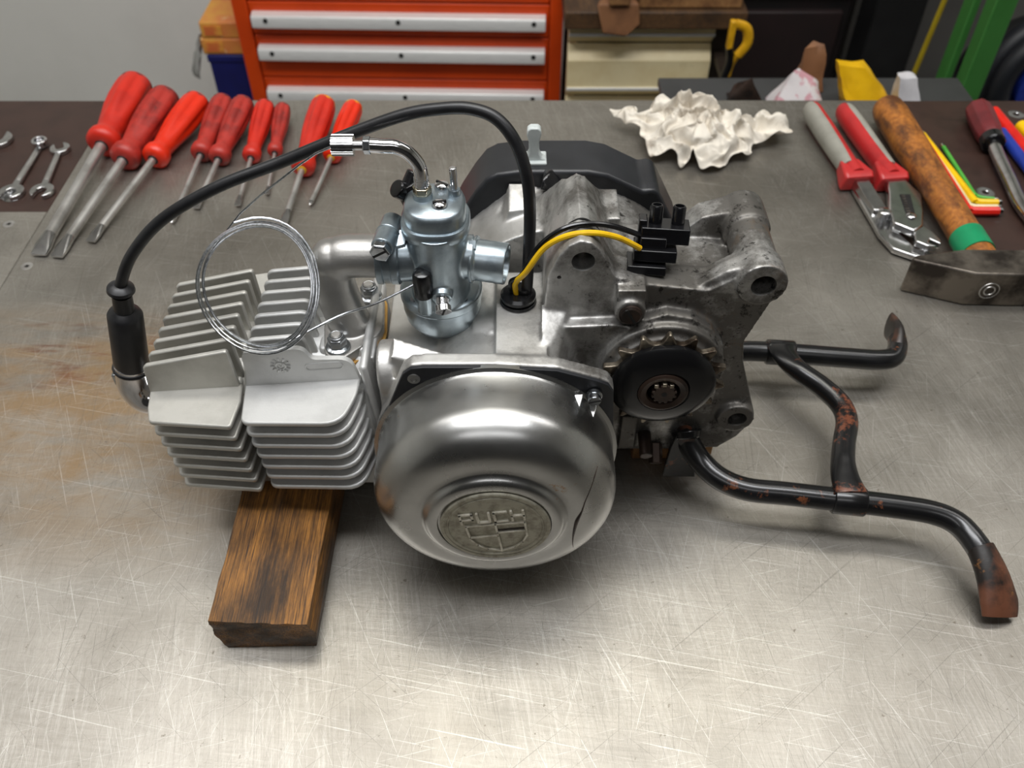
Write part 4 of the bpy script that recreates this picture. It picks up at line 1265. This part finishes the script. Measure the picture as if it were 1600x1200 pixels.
# ------------------------------------------------------------------ crumpled rag
RC = Vector((18.0, 78.0, 0))
rim = [(27.8, 80.4), (26.8, 82.0), (24.6, 80.6), (22.6, 80.8), (20.0, 82.4), (16.8, 83.6), (14.2, 82.6), (12.4, 81.6), (10.2, 82.2), (10.6, 80.4), (12.6, 78.6), (12.8, 76.4), (13.6, 74.6), (15.2, 75.0), (16.2, 73.4), (17.2, 74.6), (18.2, 73.0), (20.0, 73.2), (21.4, 74.8), (23.0, 75.0), (23.6, 76.8), (25.4, 77.6), (27.4, 78.2)]
loop = spline([(x, y, 0) for x, y in rim], 14, closed=True)
NA, NR = len(loop), 90
bm = new()
grid = []
for j in range(NR + 1):
    t = j / NR
    ring = []
    for i in range(NA):
        p = RC + (loop[i] - RC) * t
        w1 = Vector((noise.noise(p * 0.30), noise.noise(p * 0.30 + Vector((7, 3, 1))), 0)) * 2.2
        q = p + w1
        f1 = 1 - abs(noise.noise(Vector((q.x * 0.36 + q.y * 0.22, q.y * 0.62 - q.x * 0.10, 1.7)))) * 2.6
        f2 = 1 - abs(noise.noise(Vector((q.x * 0.95 - q.y * 0.35, q.y * 0.85 + q.x * 0.5, 5.1)))) * 2.4
        f3 = 1 - abs(noise.noise(Vector((q.x * 2.1, q.y * 2.3, 9.3)))) * 2.2
        env = max(0.0, 1 - t ** 3.2)
        body = 1.9 * max(0.0, 1 - ((p.x - 17.6) / 6.4) ** 2 - ((p.y - 78.4) / 5.2) ** 2)
        z = 0.30 + body + env * (1.25 * max(f1, -0.3) + 0.55 * max(f2, -0.3) + 0.16 * f3)
        z += (1 - env) * (0.5 + 0.9 * noise.noise(p * 0.7 + Vector((2, 9, 4))))
        lift = 1.5 * math.exp(-((p.x - 11.2) ** 2 + (p.y - 81.0) ** 2) / 3.0) + 1.1 * math.exp(-((p.x - 26.4) ** 2 + (p.y - 80.2) ** 2) / 4.0)
        roll = 1.5 * math.exp(-(((p.y - 81.2 + 0.32 * (p.x - 16)) / 0.75) ** 2)) * (1 if 14.2 < p.x < 22 else 0.3)
        z += lift + roll
        push = Vector((noise.noise(p * 0.8 + Vector((0, 0, 3))), noise.noise(p * 0.8 + Vector((4, 4, 8))), 0)) * (0.75 * min(1, z * 0.5))
        ring.append(bm.verts.new((p.x + push.x, p.y + push.y - 0.18 * z, max(z, 0.05))))
    grid.append(ring)
for j in range(NR):
    for i in range(NA):
        k = (i + 1) % NA
        bm.faces.new((grid[j][i], grid[j][k], grid[j + 1][k], grid[j + 1][i]))
bmesh.ops.remove_doubles(bm, verts=grid[0], dist=0.001)
rag = obj('rag', bm, MT['rag'], smooth=80)
md = rag.modifiers.new('thick', 'SOLIDIFY')
md.thickness = 0.0007
md.offset = -1
tag(rag, 'crumpled stained white rag at the back of the bench', 'rag')

# ------------------------------------------------------------------ water pump pliers
pl = thing('water_pump_pliers', 'open water pump pliers with red and grey grips and satin steel jaws', 'pliers', (33.5, 70, 0))
def grip(p0, p1, inner, r0, r1):
    """a sleeve along p0 > p1 with a red inner side"""
    p0, p1 = V(p0), V(p1)
    d = (p1 - p0).normalized()
    bm = new()
    pts = spline([p0, p0 + (p1 - p0) * 0.06, p0 + (p1 - p0) * 0.3, p0 + (p1 - p0) * 0.6, p0 + (p1 - p0) * 0.85, p1], 5)
    tube(bm, pts, resample([r0 * 0.8, r0, r0 * 1.05, r0, r1, r1 * 1.05], len(pts)), 20, flat=[(0.8, 1.05)] * len(pts))
    g = obj('grip', bm, MT['red_grip'], pl)
    bm = new()
    o = Vector((-0.28 * inner, 0, 0.10))
    pts2 = [p + o for p in pts[1:-4]]
    tube(bm, pts2, resample([r0 * 0.75, r0 * 1.0, r0 * 1.02, r0 * 0.95, r1 * 0.9], len(pts2)), 20, flat=[(0.78, 1.04)] * len(pts2))
    obj('grey_sleeve', bm, MT['grey_grip'], g)
    bm = new()
    s = Vector((-d.y, d.x, 0))
    hull(bm, [p1 + s * x + d * y + Vector((0, 0, z)) for x, y, z in ((-1.5, -0.2, -0.9), (1.5, -0.2, -0.9), (-1.6, 0.5, -0.9), (1.6, 0.5, -0.9), (-1.3, 0.7, 0.6), (1.3, 0.7, 0.6), (-0.9, -2.2, 0.7), (0.9, -2.2, 0.7), (-0.9, -2.4, -0.7), (0.9, -2.4, -0.7), (-1.4, 0.1, 0.85), (1.4, 0.1, 0.85))])
    obj('finger_guard', bm, MT['red_grip'], g, bevel=0.25, seg=3)
    return g
grip((30.6, 82.6, 1.3), (32.0, 70.4, 1.1), 1, 1.05, 1.0)
grip((33.7, 82.4, 1.3), (35.2, 70.2, 1.1), -1, 1.0, 1.0)
bm = new()
prism(bm, [(31.5, 69.9), (33.0, 69.9), (33.6, 65.0), (33.9, 62.3), (34.6, 60.4), (36.4, 59.6), (36.2, 59.2), (34.2, 59.3), (32.6, 60.4), (32.0, 62.5), (31.9, 64.6)], 'z', 0.15, 0.7)
obj('lower_jaw', bm, MT['satin_chrome'], pl, bevel=0.12)
bm = new()
hull(bm, [(31.5, 69.9, 0.3), (33.0, 69.9, 0.3), (31.6, 69.9, 1.4), (32.9, 69.9, 1.4), (32.2, 65.2, 0.4), (33.6, 65.2, 0.4), (32.3, 65.4, 1.1), (33.5, 65.4, 1.1)])
obj('arm', bm, MT['satin_chrome'], pl, bevel=0.15)
bm = new()
slotp = [(34.5, 69.9), (36.2, 69.9), (37.0, 67.3), (36.3, 64.6), (35.6, 62.6), (34.6, 61.8), (33.2, 63.0), (33.3, 64.8), (34.1, 67.6)]
prism(bm, slotp, 'z', 0.72, 1.5)
obj('slotted_arm', bm, MT['satin_chrome'], pl, bevel=0.15)
bm = new()
prism(bm, [(34.9, 67.2), (35.9, 67.2), (35.4, 64.2), (34.6, 64.2)], 'z', 1.45, 1.56)
obj('adjusting_slot', bm, MT['dark_gap'], pl, bevel=0.1)
bm = new()
for k in range(7):
    cyl(bm, (34.95 - k * 0.04 + 0.02, 66.9 - k * 0.38, 1.5), (34.95 - k * 0.04 + 0.35, 66.9 - k * 0.38, 1.5), 0.12, 0.12, 10)
obj('ratchet_teeth', bm, MT['tool_dark'], pl)
bm = new()
prism(bm, [(34.6, 61.9), (35.7, 62.8), (36.3, 61.9), (36.6, 60.7), (36.4, 60.2), (35.7, 60.9), (35.4, 60.4), (36.0, 59.9), (35.2, 59.9), (34.4, 60.6)], 'z', 0.72, 1.35)
obj('upper_jaw', bm, MT['satin_chrome'], pl, bevel=0.1)
bm = new()
lathe(bm, [(0.42, 1.4), (0.42, 1.62), (0.3, 1.7), (0, 1.7)], (34.95, 63.9, 0), (0, 0, 1), 24)
obj('pivot_button', bm, MT['chrome'], pl)
bm = new()
lathe(bm, [(0.55, 0.6), (0.55, 1.5), (0.4, 1.6), (0, 1.6)], (32.9, 64.7, 0), (0, 0, 1), 24)
obj('pivot_button', bm, MT['satin_chrome'], pl)

# ------------------------------------------------------------------ hammer
hm = thing('hammer', 'hammer with stained wooden handle, green tape and dark forged head', 'hammer', (37.5, 60, 0))
h0, h1 = V((37.92, 82.12, 1.9)), V((38.62, 57.86, 1.75))
bm = new()
hp_ = [h0 + (h1 - h0) * t for t in (0, 0.02, 0.08, 0.3, 0.55, 0.8, 1.0, 1.1)]
pts = spline(hp_, 4)
tube(bm, pts, resample([1.2, 1.5, 1.65, 1.6, 1.42, 1.35, 1.35, 1.3], len(pts)), 26, flat=[(0.98, 0.98)] * len(pts))
obj('handle', bm, MT['hammer_wood'], hm, smooth=50, label='worn wooden handle')
bm = new()
cyl(bm, h0 + (h1 - h0) * 0.885, h0 + (h1 - h0) * 0.985, 1.42, 1.42, 32)
obj('tape_band', bm, MT['green_tape'], hm, label='green tape')
bm = new()
prism(bm, [(31.9, 55.75), (32.2, 55.5), (36.4, 53.85), (40.0, 53.7), (44.5, 53.7), (44.5, 57.2), (40.5, 56.9), (36.6, 57.0), (32.3, 56.15)], 'z', 0.05, 3.3)
obj('head', bm, MT['tool_dark'], hm, bevel=0.16, seg=2, label='dark steel hammer head')
bm = new()
tube(bm, [(38.0 + 0.42 * math.cos(a), 53.72 + 0.05, 1.6 + 0.42 * math.sin(a)) for a in [2 * math.pi * k / 28 for k in range(28)]], 0.06, 8, closed=True)
tube(bm, [(38.0 + 0.75 * math.cos(a), 53.74 + 0.05, 1.6 + 0.75 * math.sin(a)) for a in [2 * math.pi * k / 28 for k in range(28)]], 0.05, 8, closed=True)
obj('stamped_ring', bm, MT['tool_steel'], hm)

# ------------------------------------------------------------------ coloured hex keys
def hexkey(a, corner, b, r, m, label, z):
    root = thing('hex_key', label, 'hex key', (corner[0], corner[1], -0.06), 'coloured hex keys nested on the right brown board')
    a, c, b = (V((p[0], p[1], z)) for p in (a, corner, b))
    da, db = (a - c).normalized(), (b - c).normalized()
    bm = new()
    path = [a - da * 0.5, c + da * 0.9, c + da * 0.35 + db * 0.08, c + da * 0.08 + db * 0.35, c + db * 0.9, b - db * 0.35]
    pts = spline(path, 4)
    tube(bm, pts, r, 8)
    obj('sleeve', bm, MT[m], root)
    bm = new()
    cyl(bm, a - da * 0.8, a, r * 0.8, r * 0.8, 6)
    obj('ball_end', bm, MT['chrome'], root, bevel=0.04)
    bm = new()
    cyl(bm, b - db * 0.5, b, r * 0.85, r * 0.85, 6)
    obj('short_end', bm, MT['chrome'], root, bevel=0.04)
hexkey((40.9, 81.66, 0.3), (41.19, 66.25, 0.3), (44.26, 66.25, 0.3), 0.42, 'hex_red', 'long red sleeved hex key, outermost of the nested four', 0.38)
hexkey((41.25, 80.29, 0.3), (41.67, 66.93, 0.3), (44.46, 66.93, 0.3), 0.28, 'hex_pale', 'pale sleeved hex key lying between the red and yellow ones', 0.30)
hexkey((41.22, 79.8, 0.3), (42.39, 67.63, 0.3), (44.73, 67.63, 0.3), 0.34, 'hex_yellow', 'yellow sleeved hex key inside the red one', 0.34)
hexkey((42.74, 77.76, 0.3), (42.87, 68.64, 0.3), (44.76, 68.34, 0.3), 0.20, 'hex_green', 'short thin green hex key, innermost of the nested four', 0.2)

# ------------------------------------------------------------------ tools at the right edge
rt = thing('ratchet_handle', 'chrome bar with faceted maroon plastic grip near the right edge', 'ratchet', (47, 76, -0.06))
bm = new()
g0, g1 = V((47.75, 83.0, 1.25)), V((47.0, 76.3, 1.1))
lathe(bm, [(0.9, 0), (1.25, 0.25), (1.35, 1.5), (1.3, 4.4), (1.15, 5.6), (0.95, 6.0)], g0, g1 - g0, 8)
obj('grip', bm, MT['maroon'], rt, bevel=0.15, smooth=20)
bm = new()
d_ = (g1 - g0).normalized()
lathe(bm, [(1.0, 5.6), (1.12, 5.75), (1.12, 6.7), (1.0, 6.85)], g0, d_, 32)
obj('black_collar', bm, MT['plastic_black'], rt)
bm = new()
tube(bm, spline([g0 + d_ * 6.5, (46.8, 74.6, 0.95), (46.45, 70.5, 0.75), (46.1, 67.0, 0.65), (46.3, 64.0, 0.62), (46.8, 62.5, 0.62)], 6), 0.62, 20)
obj('bar', bm, MT['satin_chrome'], rt)
def pen(name, a, b, r, m, m2, label, cat):
    root = thing(name, label, cat, (a[0], a[1], -0.06))
    a, b = V((a[0], a[1], r + 0.0)), V((b[0], b[1], r + 0.0))
    d = (b - a)
    L = d.length
    bm = new()
    lathe(bm, [(0, -0.05), (r * 0.7, 0.0), (r, 0.2), (r, L * 0.6), (r * 0.9, L * 0.62)], a, d, 20)
    obj('handle', bm, MT[m], root)
    bm = new()
    lathe(bm, [(r * 0.8, L * 0.6), (r * 0.55, L * 0.7), (r * 0.45, L)], a, d, 16)
    obj('blade', bm, MT[m2], root)
pen('small_screwdriver', (49.75, 83.5), (50.6, 68.5), 0.62, 'hex_red', 'tool_steel', 'slim bright red handled tool lying beside the maroon grip', 'tool')
pen('small_screwdriver', (49.1, 79.6), (49.5, 64.5), 0.55, 'blue', 'satin_chrome', 'slim blue handled tool under the red one at the right edge', 'tool')
pen('small_screwdriver', (51.5, 80.8), (53.2, 68.0), 0.6, 'hex_yellow', 'tool_steel', 'yellow handled tool at the very right edge of the picture', 'tool')

# ------------------------------------------------------------------ background: orange tool cabinet
ca = thing('tool_cabinet', 'orange steel drawer cabinet with aluminium handle strips behind the bench', 'cabinet', (-20.7, 175, -90))
YAW = turn('Z', -1.7, (-20.7, 158.6, 0))
def cbox(name, x0, x1, y0, y1, z0, z1, m, parent=None, bev=0.15, label=None):
    bm = new()
    vs = box(bm, x0, x1, y0, y1, z0, z1)
    xf(vs, YAW)
    return obj(name, bm, m, parent or ca, bevel=bev, label=label)
cbox('carcass', -50.7, 9.25, 160.2, 205, -90, -8, MT['orange'])
cbox('side_post', -50.7, -48.0, 158.6, 160.4, -90, -8, MT['orange'])
cbox('side_post', 6.9, 9.25, 158.6, 160.4, -90, -8, MT['orange'])
edges = [-9.0, -20.4, -26.6, -35.0, -46.0, -58.0, -72.0, -88.0]
for zt, zb in zip(edges, edges[1:]):
    d = cbox('drawer', -47.8, 6.7, 158.9, 160.4, zb + 0.15, zt - 0.15, MT['orange'])
    ht = zt - 1.75
    bm = new()
    vs = prism(bm, [(158.9, ht), (158.3, ht + 0.02), (157.2, ht - 0.3), (156.9, ht - 0.8), (156.9, ht - 2.3), (157.2, ht - 2.6), (157.5, ht - 2.6), (157.6, ht - 0.9), (158.9, ht - 0.8)], 'x', -47.2, 6.1)
    xf(vs, YAW)
    h_ = obj('handle_strip', bm, MT['alu_strip'], d, bevel=0.06)
    for x in (-44.6, -20.5, 4.0):
        bm = new()
        vs = lathe(bm, [(0.42, 0), (0.42, 0.12), (0, 0.14)], (x, 156.92, ht - 1.0), (0, -1, 0), 16)
        xf(vs, YAW)
        obj('handle_screw', bm, MT['dark_gap'], d)

bb = thing('blue_box', 'navy blue metal box standing left of the orange cabinet', 'box', (-55.5, 170, -90))
bm = new(); box(bm, -59.0, -51.4, 164.0, 190, -90, -33.0)
obj('body', bm, MT['navy'], bb, bevel=0.3)
bm = new(); box(bm, -59.2, -51.3, 163.8, 190.2, -34.2, -32.8)
obj('lid', bm, MT['navy'], bb, bevel=0.2)
for k, (z0, z1, x0) in enumerate(((-32.8, -29.6, -59.8), (-29.6, -26.4, -59.3))):
    ct = thing('carton', ['yellow and orange carton lying on the blue box', 'yellow and orange carton on top of the other one beside the cabinet'][k], 'carton', (-56, 170, z0), 'yellow cartons on the blue box')
    bm = new(); box(bm, x0, -51.6, 164.2, 182, z0, z1)
    obj('box_body', bm, MT['card_orange'], ct, bevel=0.35, seg=3)
    bm = new(); box(bm, x0 + 0.8, x0 + 4.2, 164.05, 164.25, z0 + 0.7, z1 - 0.7)
    obj('printed_panel', bm, mat('orange_print', (214, 112, 58), 0, 0.5, (232, 170, 70), 40), ct)
bm = new()
P = [(-59.9, 164.6, -29.0), (-59.6, 166.5, -29.2), (-61.2, 165.2, -33.0), (-62.6, 164.0, -37.0), (-63.3, 165.0, -37.2), (-62.2, 166.2, -33.4), (-61.8, 163.6, -37.6), (-60.2, 163.4, -32.5)]
hull(bm, P)
bmesh.ops.subdivide_edges(bm, edges=bm.edges[:], cuts=3)
for v in bm.verts:
    v.co += Vector((noise.noise(v.co * 0.9), noise.noise(v.co * 0.9 + Vector((4, 4, 4))), 0)) * 0.5
pb = obj('plastic_bag', bm, mat('grey_clear_film', (150, 150, 146), 0, 0.3, (170, 168, 164), 20, spot=((200, 90, 84), 20, 0.62, 0.66)), smooth=60)
tag(pb, 'thin grey plastic bag hanging from the yellow cartons', 'bag')

# cream drawer unit with beams on top
cu = thing('cream_drawer_unit', 'cream enamel bin cabinet with chamfered fronts right of the orange cabinet', 'cabinet', (22, 160, -90))
bm = new(); box(bm, 11.4, 38.2, 150.5, 190, -90, -19.6)
obj('carcass', bm, MT['dark_frame'], cu, bevel=0.3)
for zt, zb in ((-13.0, -23.6), (-23.9, -33.6), (-33.9, -44.0), (-44.3, -56), (-56.3, -70)):
    zt2 = min(zt, -19.8)
    bm = new()
    if zt2 != zt:
        prism(bm, [(151, zt2), (148.4, zt2), (148.4, zb + 2.0), (150.3, zb), (151, zb)], 'x', 9.8, 35.0)
    else:
        prism(bm, [(151, zt), (150.4, zt), (148.4, zt - 2.3), (148.4, zb + 2.0), (150.3, zb), (151, zb)], 'x', 9.8, 35.0)
    d = obj('bin_front', bm, MT['cream'], cu, bevel=0.12)
    bm = new()
    box(bm, 9.8, 35.0, 148.1, 148.7, zb + 1.9, zb + 2.4)
    obj('label_rail', bm, MT['alu_strip'], d, bevel=0.05)
bm = new(); box(bm, 8.8, 39.4, 146.0, 172, -19.5, -16.5)
o = obj('wooden_beam', bm, MT['beam'], bevel=0.25); tag(o, 'dark old wooden beam lying on the cream cabinet', 'beam')
bm = new(); box(bm, 21.0, 38.4, 147.2, 170, -16.4, -11.5)
o = obj('wooden_plank', bm, MT['pale_wood'], bevel=0.25); tag(o, 'yellowish plank stacked on the dark beam', 'plank')
bm = new()
hull(bm, [(14.0, 145.6, -15.0), (21.0, 145.6, -15.0), (21.6, 145.2, -18.0), (19.2, 144.8, -20.2), (15.2, 144.8, -19.6), (14.4, 147.0, -15.0), (20.4, 147.0, -15.0), (15.6, 147.2, -14.4), (20, 147.2, -14.4), (15.4, 145.9, -19.4), (19.0, 145.9, -19.8)])
flap = obj('leather_flap', bm, MT['cork'], bevel=0.3, seg=3)
tag(flap, 'brown leather flap hanging over the front of the beam', 'leather')
bm = new(); box(bm, 16.0, 19.4, 144.9, 146.6, -15.0, -8)
o2 = obj('strap', bm, MT['pale_wood'], flap, bevel=0.2)

# yellow clamp
yc = thing('spring_clamp', 'yellow and black spring clamp hanging right of the cream cabinet', 'clamp', (36.6, 141, -22))
bm = new()
tube(bm, spline([(36.2, 141, -16.2), (38.2, 141, -17.0), (38.8, 141, -19.4), (37.6, 141, -21.6)], 6), 0.75, 12, flat=[(0.7, 1.1)] * 19)
obj('jaw', bm, MT['end_yellow'], yc)
bm = new(); box(bm, 35.4, 36.4, 140.4, 141.6, -20.4, -15.6)
obj('jaw', bm, MT['end_yellow'], yc, bevel=0.2)
bm = new()
tube(bm, spline([(36.0, 141, -20.0), (36.6, 141.5, -22.8), (36.2, 142, -26.0)], 6), 0.7, 12)
obj('handle', bm, MT['plastic_black'], yc)
bm = new()
tube(bm, spline([(37.6, 141, -21.4), (37.0, 141.8, -23.6), (36.8, 142, -25.6)], 6), 0.55, 12)
obj('handle', bm, MT['end_yellow'], yc)
bm = new()
tube(bm, [(38.9 + 0.5 * math.cos(a), 140.8, -19.6 + 0.5 * math.sin(a)) for a in [2 * math.pi * k / 16 for k in range(16)]], 0.1, 6, closed=True)
obj('ring', bm, MT['chrome'], yc)
bm = new(); box(bm, 35.6, 37.4, 141.8, 150.6, -26.4, -25.2)
obj('hook', bm, MT['dark_frame'], yc, bevel=0.1)

# dark machine, column and wall side things on the right
dm = thing('black_machine', 'large black machine cabinet in the dark behind the bench', 'machine', (55, 190, -90))
bm = new(); box(bm, 39.6, 68.0, 176, 222, -90, 30)
obj('body', bm, MT['black_machine'], dm, bevel=0.6)
bm = new(); box(bm, 42, 66, 174.6, 176.2, -60, -29)
obj('panel', bm, mat('dark_red_panel', (34, 20, 20), 0, 0.6, (26, 16, 16), 8), dm, bevel=0.3)
bm = new(); box(bm, 41, 67, 174.8, 176.2, -26, 20)
obj('panel', bm, MT['black_machine'], dm, bevel=0.3)
for z in (-70, -64):
    bm = new(); box(bm, 44, 64, 174.4, 176, z, z + 3)
    obj('vent_slat', bm, MT['dark_frame'], dm, bevel=0.2)
col_ = thing('black_column', 'black square steel column right of the dark machine', 'column', (75, 176, -90))
bm = new(); box(bm, 70.2, 80.0, 170, 178, -88.5, 179)
obj('shaft', bm, MT['black_bag'], col_, bevel=0.3)
bm = new(); box(bm, 68, 82, 168, 181, -90, -88.4)
obj('foot_plate', bm, MT['black_bag'], col_, bevel=0.2)
bm = new()
ell(bm, (106, 166, -52), (21, 15, 26), 28)
ell(bm, (126, 168, -50), (20, 15, 32), 28)
ell(bm, (114, 168, -80), (27, 18, 12), 28)
bagb = obj('black_bag', bm, MT['black_bag'], voxel=1.2, relax=6, smooth=70)
tag(bagb, 'big slumped black bag behind the green frame', 'bag')
for v in bagb.data.vertices:
    v.co += v.normal * 0.015 * noise.noise(v.co * 9)
    v.co.z = max(v.co.z, -0.899)
gf = thing('green_frame', 'green enamel steel stand with two posts beside the yellow stick', 'stand', (66, 122, -90))
for x0, x1, y0, y1 in ((64.9, 67.9, 118.6, 121.4), (64.9, 66.0, 124.4, 127.4)):
    bm = new(); box(bm, x0, x1, y0, y1, -90, 40)
    obj('post', bm, MT['green_frame'], gf, bevel=0.2)
bm = new(); box(bm, 64.8, 68.2, 117, 130, 40, 43)
obj('top_rail', bm, MT['green_frame'], gf, bevel=0.2)
bm = new(); box(bm, 64.8, 68.2, 117, 130, -88, -85)
obj('bottom_rail', bm, MT['green_frame'], gf, bevel=0.2)
ys_ = thing('yellow_stick', 'thin yellow broom stick leaning left of the green posts', 'stick', (66, 135, -90))
bm = new(); cyl(bm, (62.6, 138, -84), (67.4, 131.6, 40), 0.42, 0.42, 16)
obj('pole', bm, MT['yellow_stick'], ys_)
bm = new(); hull(bm, [(56, 136.5, -84), (71, 136.5, -84), (56, 139.5, -84), (71, 139.5, -84), (55, 135.5, -90), (72, 135.5, -90), (55, 140.5, -90), (72, 140.5, -90)])
obj('brush', bm, MT['dark_frame'], ys_)
bm = new()
tube(bm, [(92 + 9 * math.cos(a), 140 + 1.5 * math.sin(a), -27 + 9 * math.sin(a)) for a in [2 * math.pi * k / 40 for k in range(40)]], 2.0, 14, closed=True)
tube(bm, [(92 + 9 * math.cos(a), 144 + 1.5 * math.sin(a), -27 + 9 * math.sin(a)) for a in [2 * math.pi * k / 40 for k in range(40)]], 2.0, 14, closed=True)
hs = obj('hose_coil', bm, mat('dark_hose', (24, 26, 32), 0, 0.45, (20, 22, 28), 10))
tag(hs, 'dark coiled hose at the right edge in front of the black bag', 'hose')
bm = new()
lathe(bm, [(6.2, 0), (6.2, 6), (5.0, 6.4), (0, 6.4)], (92, 145, -27), (0, -1, 0), 32)
obj('blue_core', bm, MT['blue'], hs, label='blue core inside the coil')
bm = new(); box(bm, 90.5, 93.5, 144.5, 147, -90, -27)
obj('hose_stand', bm, MT['dark_frame'], hs)

gp = thing('wall_shade_panel', 'added dark grey panel standing in for the shaded back wall between the black column and the green frame', 'backdrop', (110, 212, -90))  # added panel; its dark grey stands in for shade on the back wall
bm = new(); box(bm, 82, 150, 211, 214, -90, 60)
obj('panel', bm, mat('wall_shade_grey', (104, 102, 98), 0, 0.7, (94, 92, 88), 4), gp, bevel=0.3)  # added panel, standing in for shade on the back wall
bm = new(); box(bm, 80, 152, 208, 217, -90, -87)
obj('wall_shade_foot', bm, MT['dark_frame'], gp, bevel=0.3)

# low shelf behind the bench with odds and ends
sh = thing('side_shelf', 'low grey sheet metal shelf just behind the bench', 'shelf', (40, 100, -90))
bm = new(); box(bm, 19, 58, 91, 108, -9.4, -8.4)
obj('shelf_board', bm, MT['grey_sheet'], sh, bevel=0.15)
for x in (20, 54):
    for y in (92, 104):
        bm = new(); box(bm, x, x + 3, y, y + 3, -90, -9.4)
        obj('leg', bm, MT['grey_sheet'], sh)
def crumpled(name, pts, m, label, cat, amp=0.35, sc=0.5):
    bm = new()
    hull(bm, pts)
    bmesh.ops.subdivide_edges(bm, edges=bm.edges[:], cuts=4, use_grid_fill=True)
    bmesh.ops.triangulate(bm, faces=bm.faces[:])
    for v in bm.verts:
        p = v.co * sc
        v.co += Vector((noise.noise(p), noise.noise(p + Vector((5, 1, 2))), noise.noise(p + Vector((1, 7, 3))))) * amp
        v.co.z = max(v.co.z, -8.38)
    o = obj(name, bm, m, smooth=50)
    return tag(o, label, cat)
crumpled('parts_bag', [(31.5, 98.5, -8.3), (38.6, 98.5, -8.3), (34.2, 101, -3.8), (37.5, 101.5, -5.6), (31.8, 102.5, -8.3), (38.8, 102.5, -8.3), (34.8, 101.8, -3.9)], MT['bag_pink'], 'white plastic bag with pink print at the back edge of the bench', 'bag')
crumpled('yellow_bag', [(38.6, 99.5, -2.4), (42.0, 99.8, -2.9), (47.2, 98.5, -8.0), (43.0, 97.5, -8.3), (40.4, 98.0, -6.5), (39.0, 101.5, -2.8), (42.6, 102, -3.0), (47.6, 102, -8.3), (41.0, 102.0, -8.3)], MT['bag_yellow'], 'crumpled yellow plastic bag behind the hammer handle', 'bag')
crumpled('paper_wad', [(39.0, 95.5, -8.3), (42.6, 95.0, -8.3), (39.6, 96.5, -5.4), (41.8, 96.4, -5.9), (39.2, 97.2, -8.3), (43.0, 97.0, -8.3)], MT['bag_white'], 'white paper wad below the yellow bag', 'paper', 0.25)
crumpled('clear_bag', [(46.4, 99.5, -4.0), (48.9, 99.8, -4.2), (47.4, 98.5, -8.3), (50.2, 98.5, -8.3), (46.8, 101.5, -4.4), (48.7, 101.4, -4.4), (47.2, 102.0, -8.3), (50.0, 102, -8.3)], MT['bag_white'], 'pale clear plastic bag right of the yellow bag', 'bag')
crumpled('rusty_part', [(26.6, 100, -8.3), (31.0, 100, -8.3), (27.6, 101, -5.2), (29.2, 101, -4.6), (27.0, 103.5, -8.3), (30.6, 103.5, -8.3)], MT['rust_dark'], 'brown rusty lump left of the pink printed bag', 'metal part')
crumpled('leather_scrap', [(36.0, 104, -8.3), (39.5, 104, -8.3), (36.4, 105, -3.0), (38.6, 105, -2.6), (36, 107, -8.3), (39.4, 107, -8.3), (37.4, 106, -2.6)], MT['cork'], 'brown leather scrap between the pink printed bag and the yellow bag', 'leather')
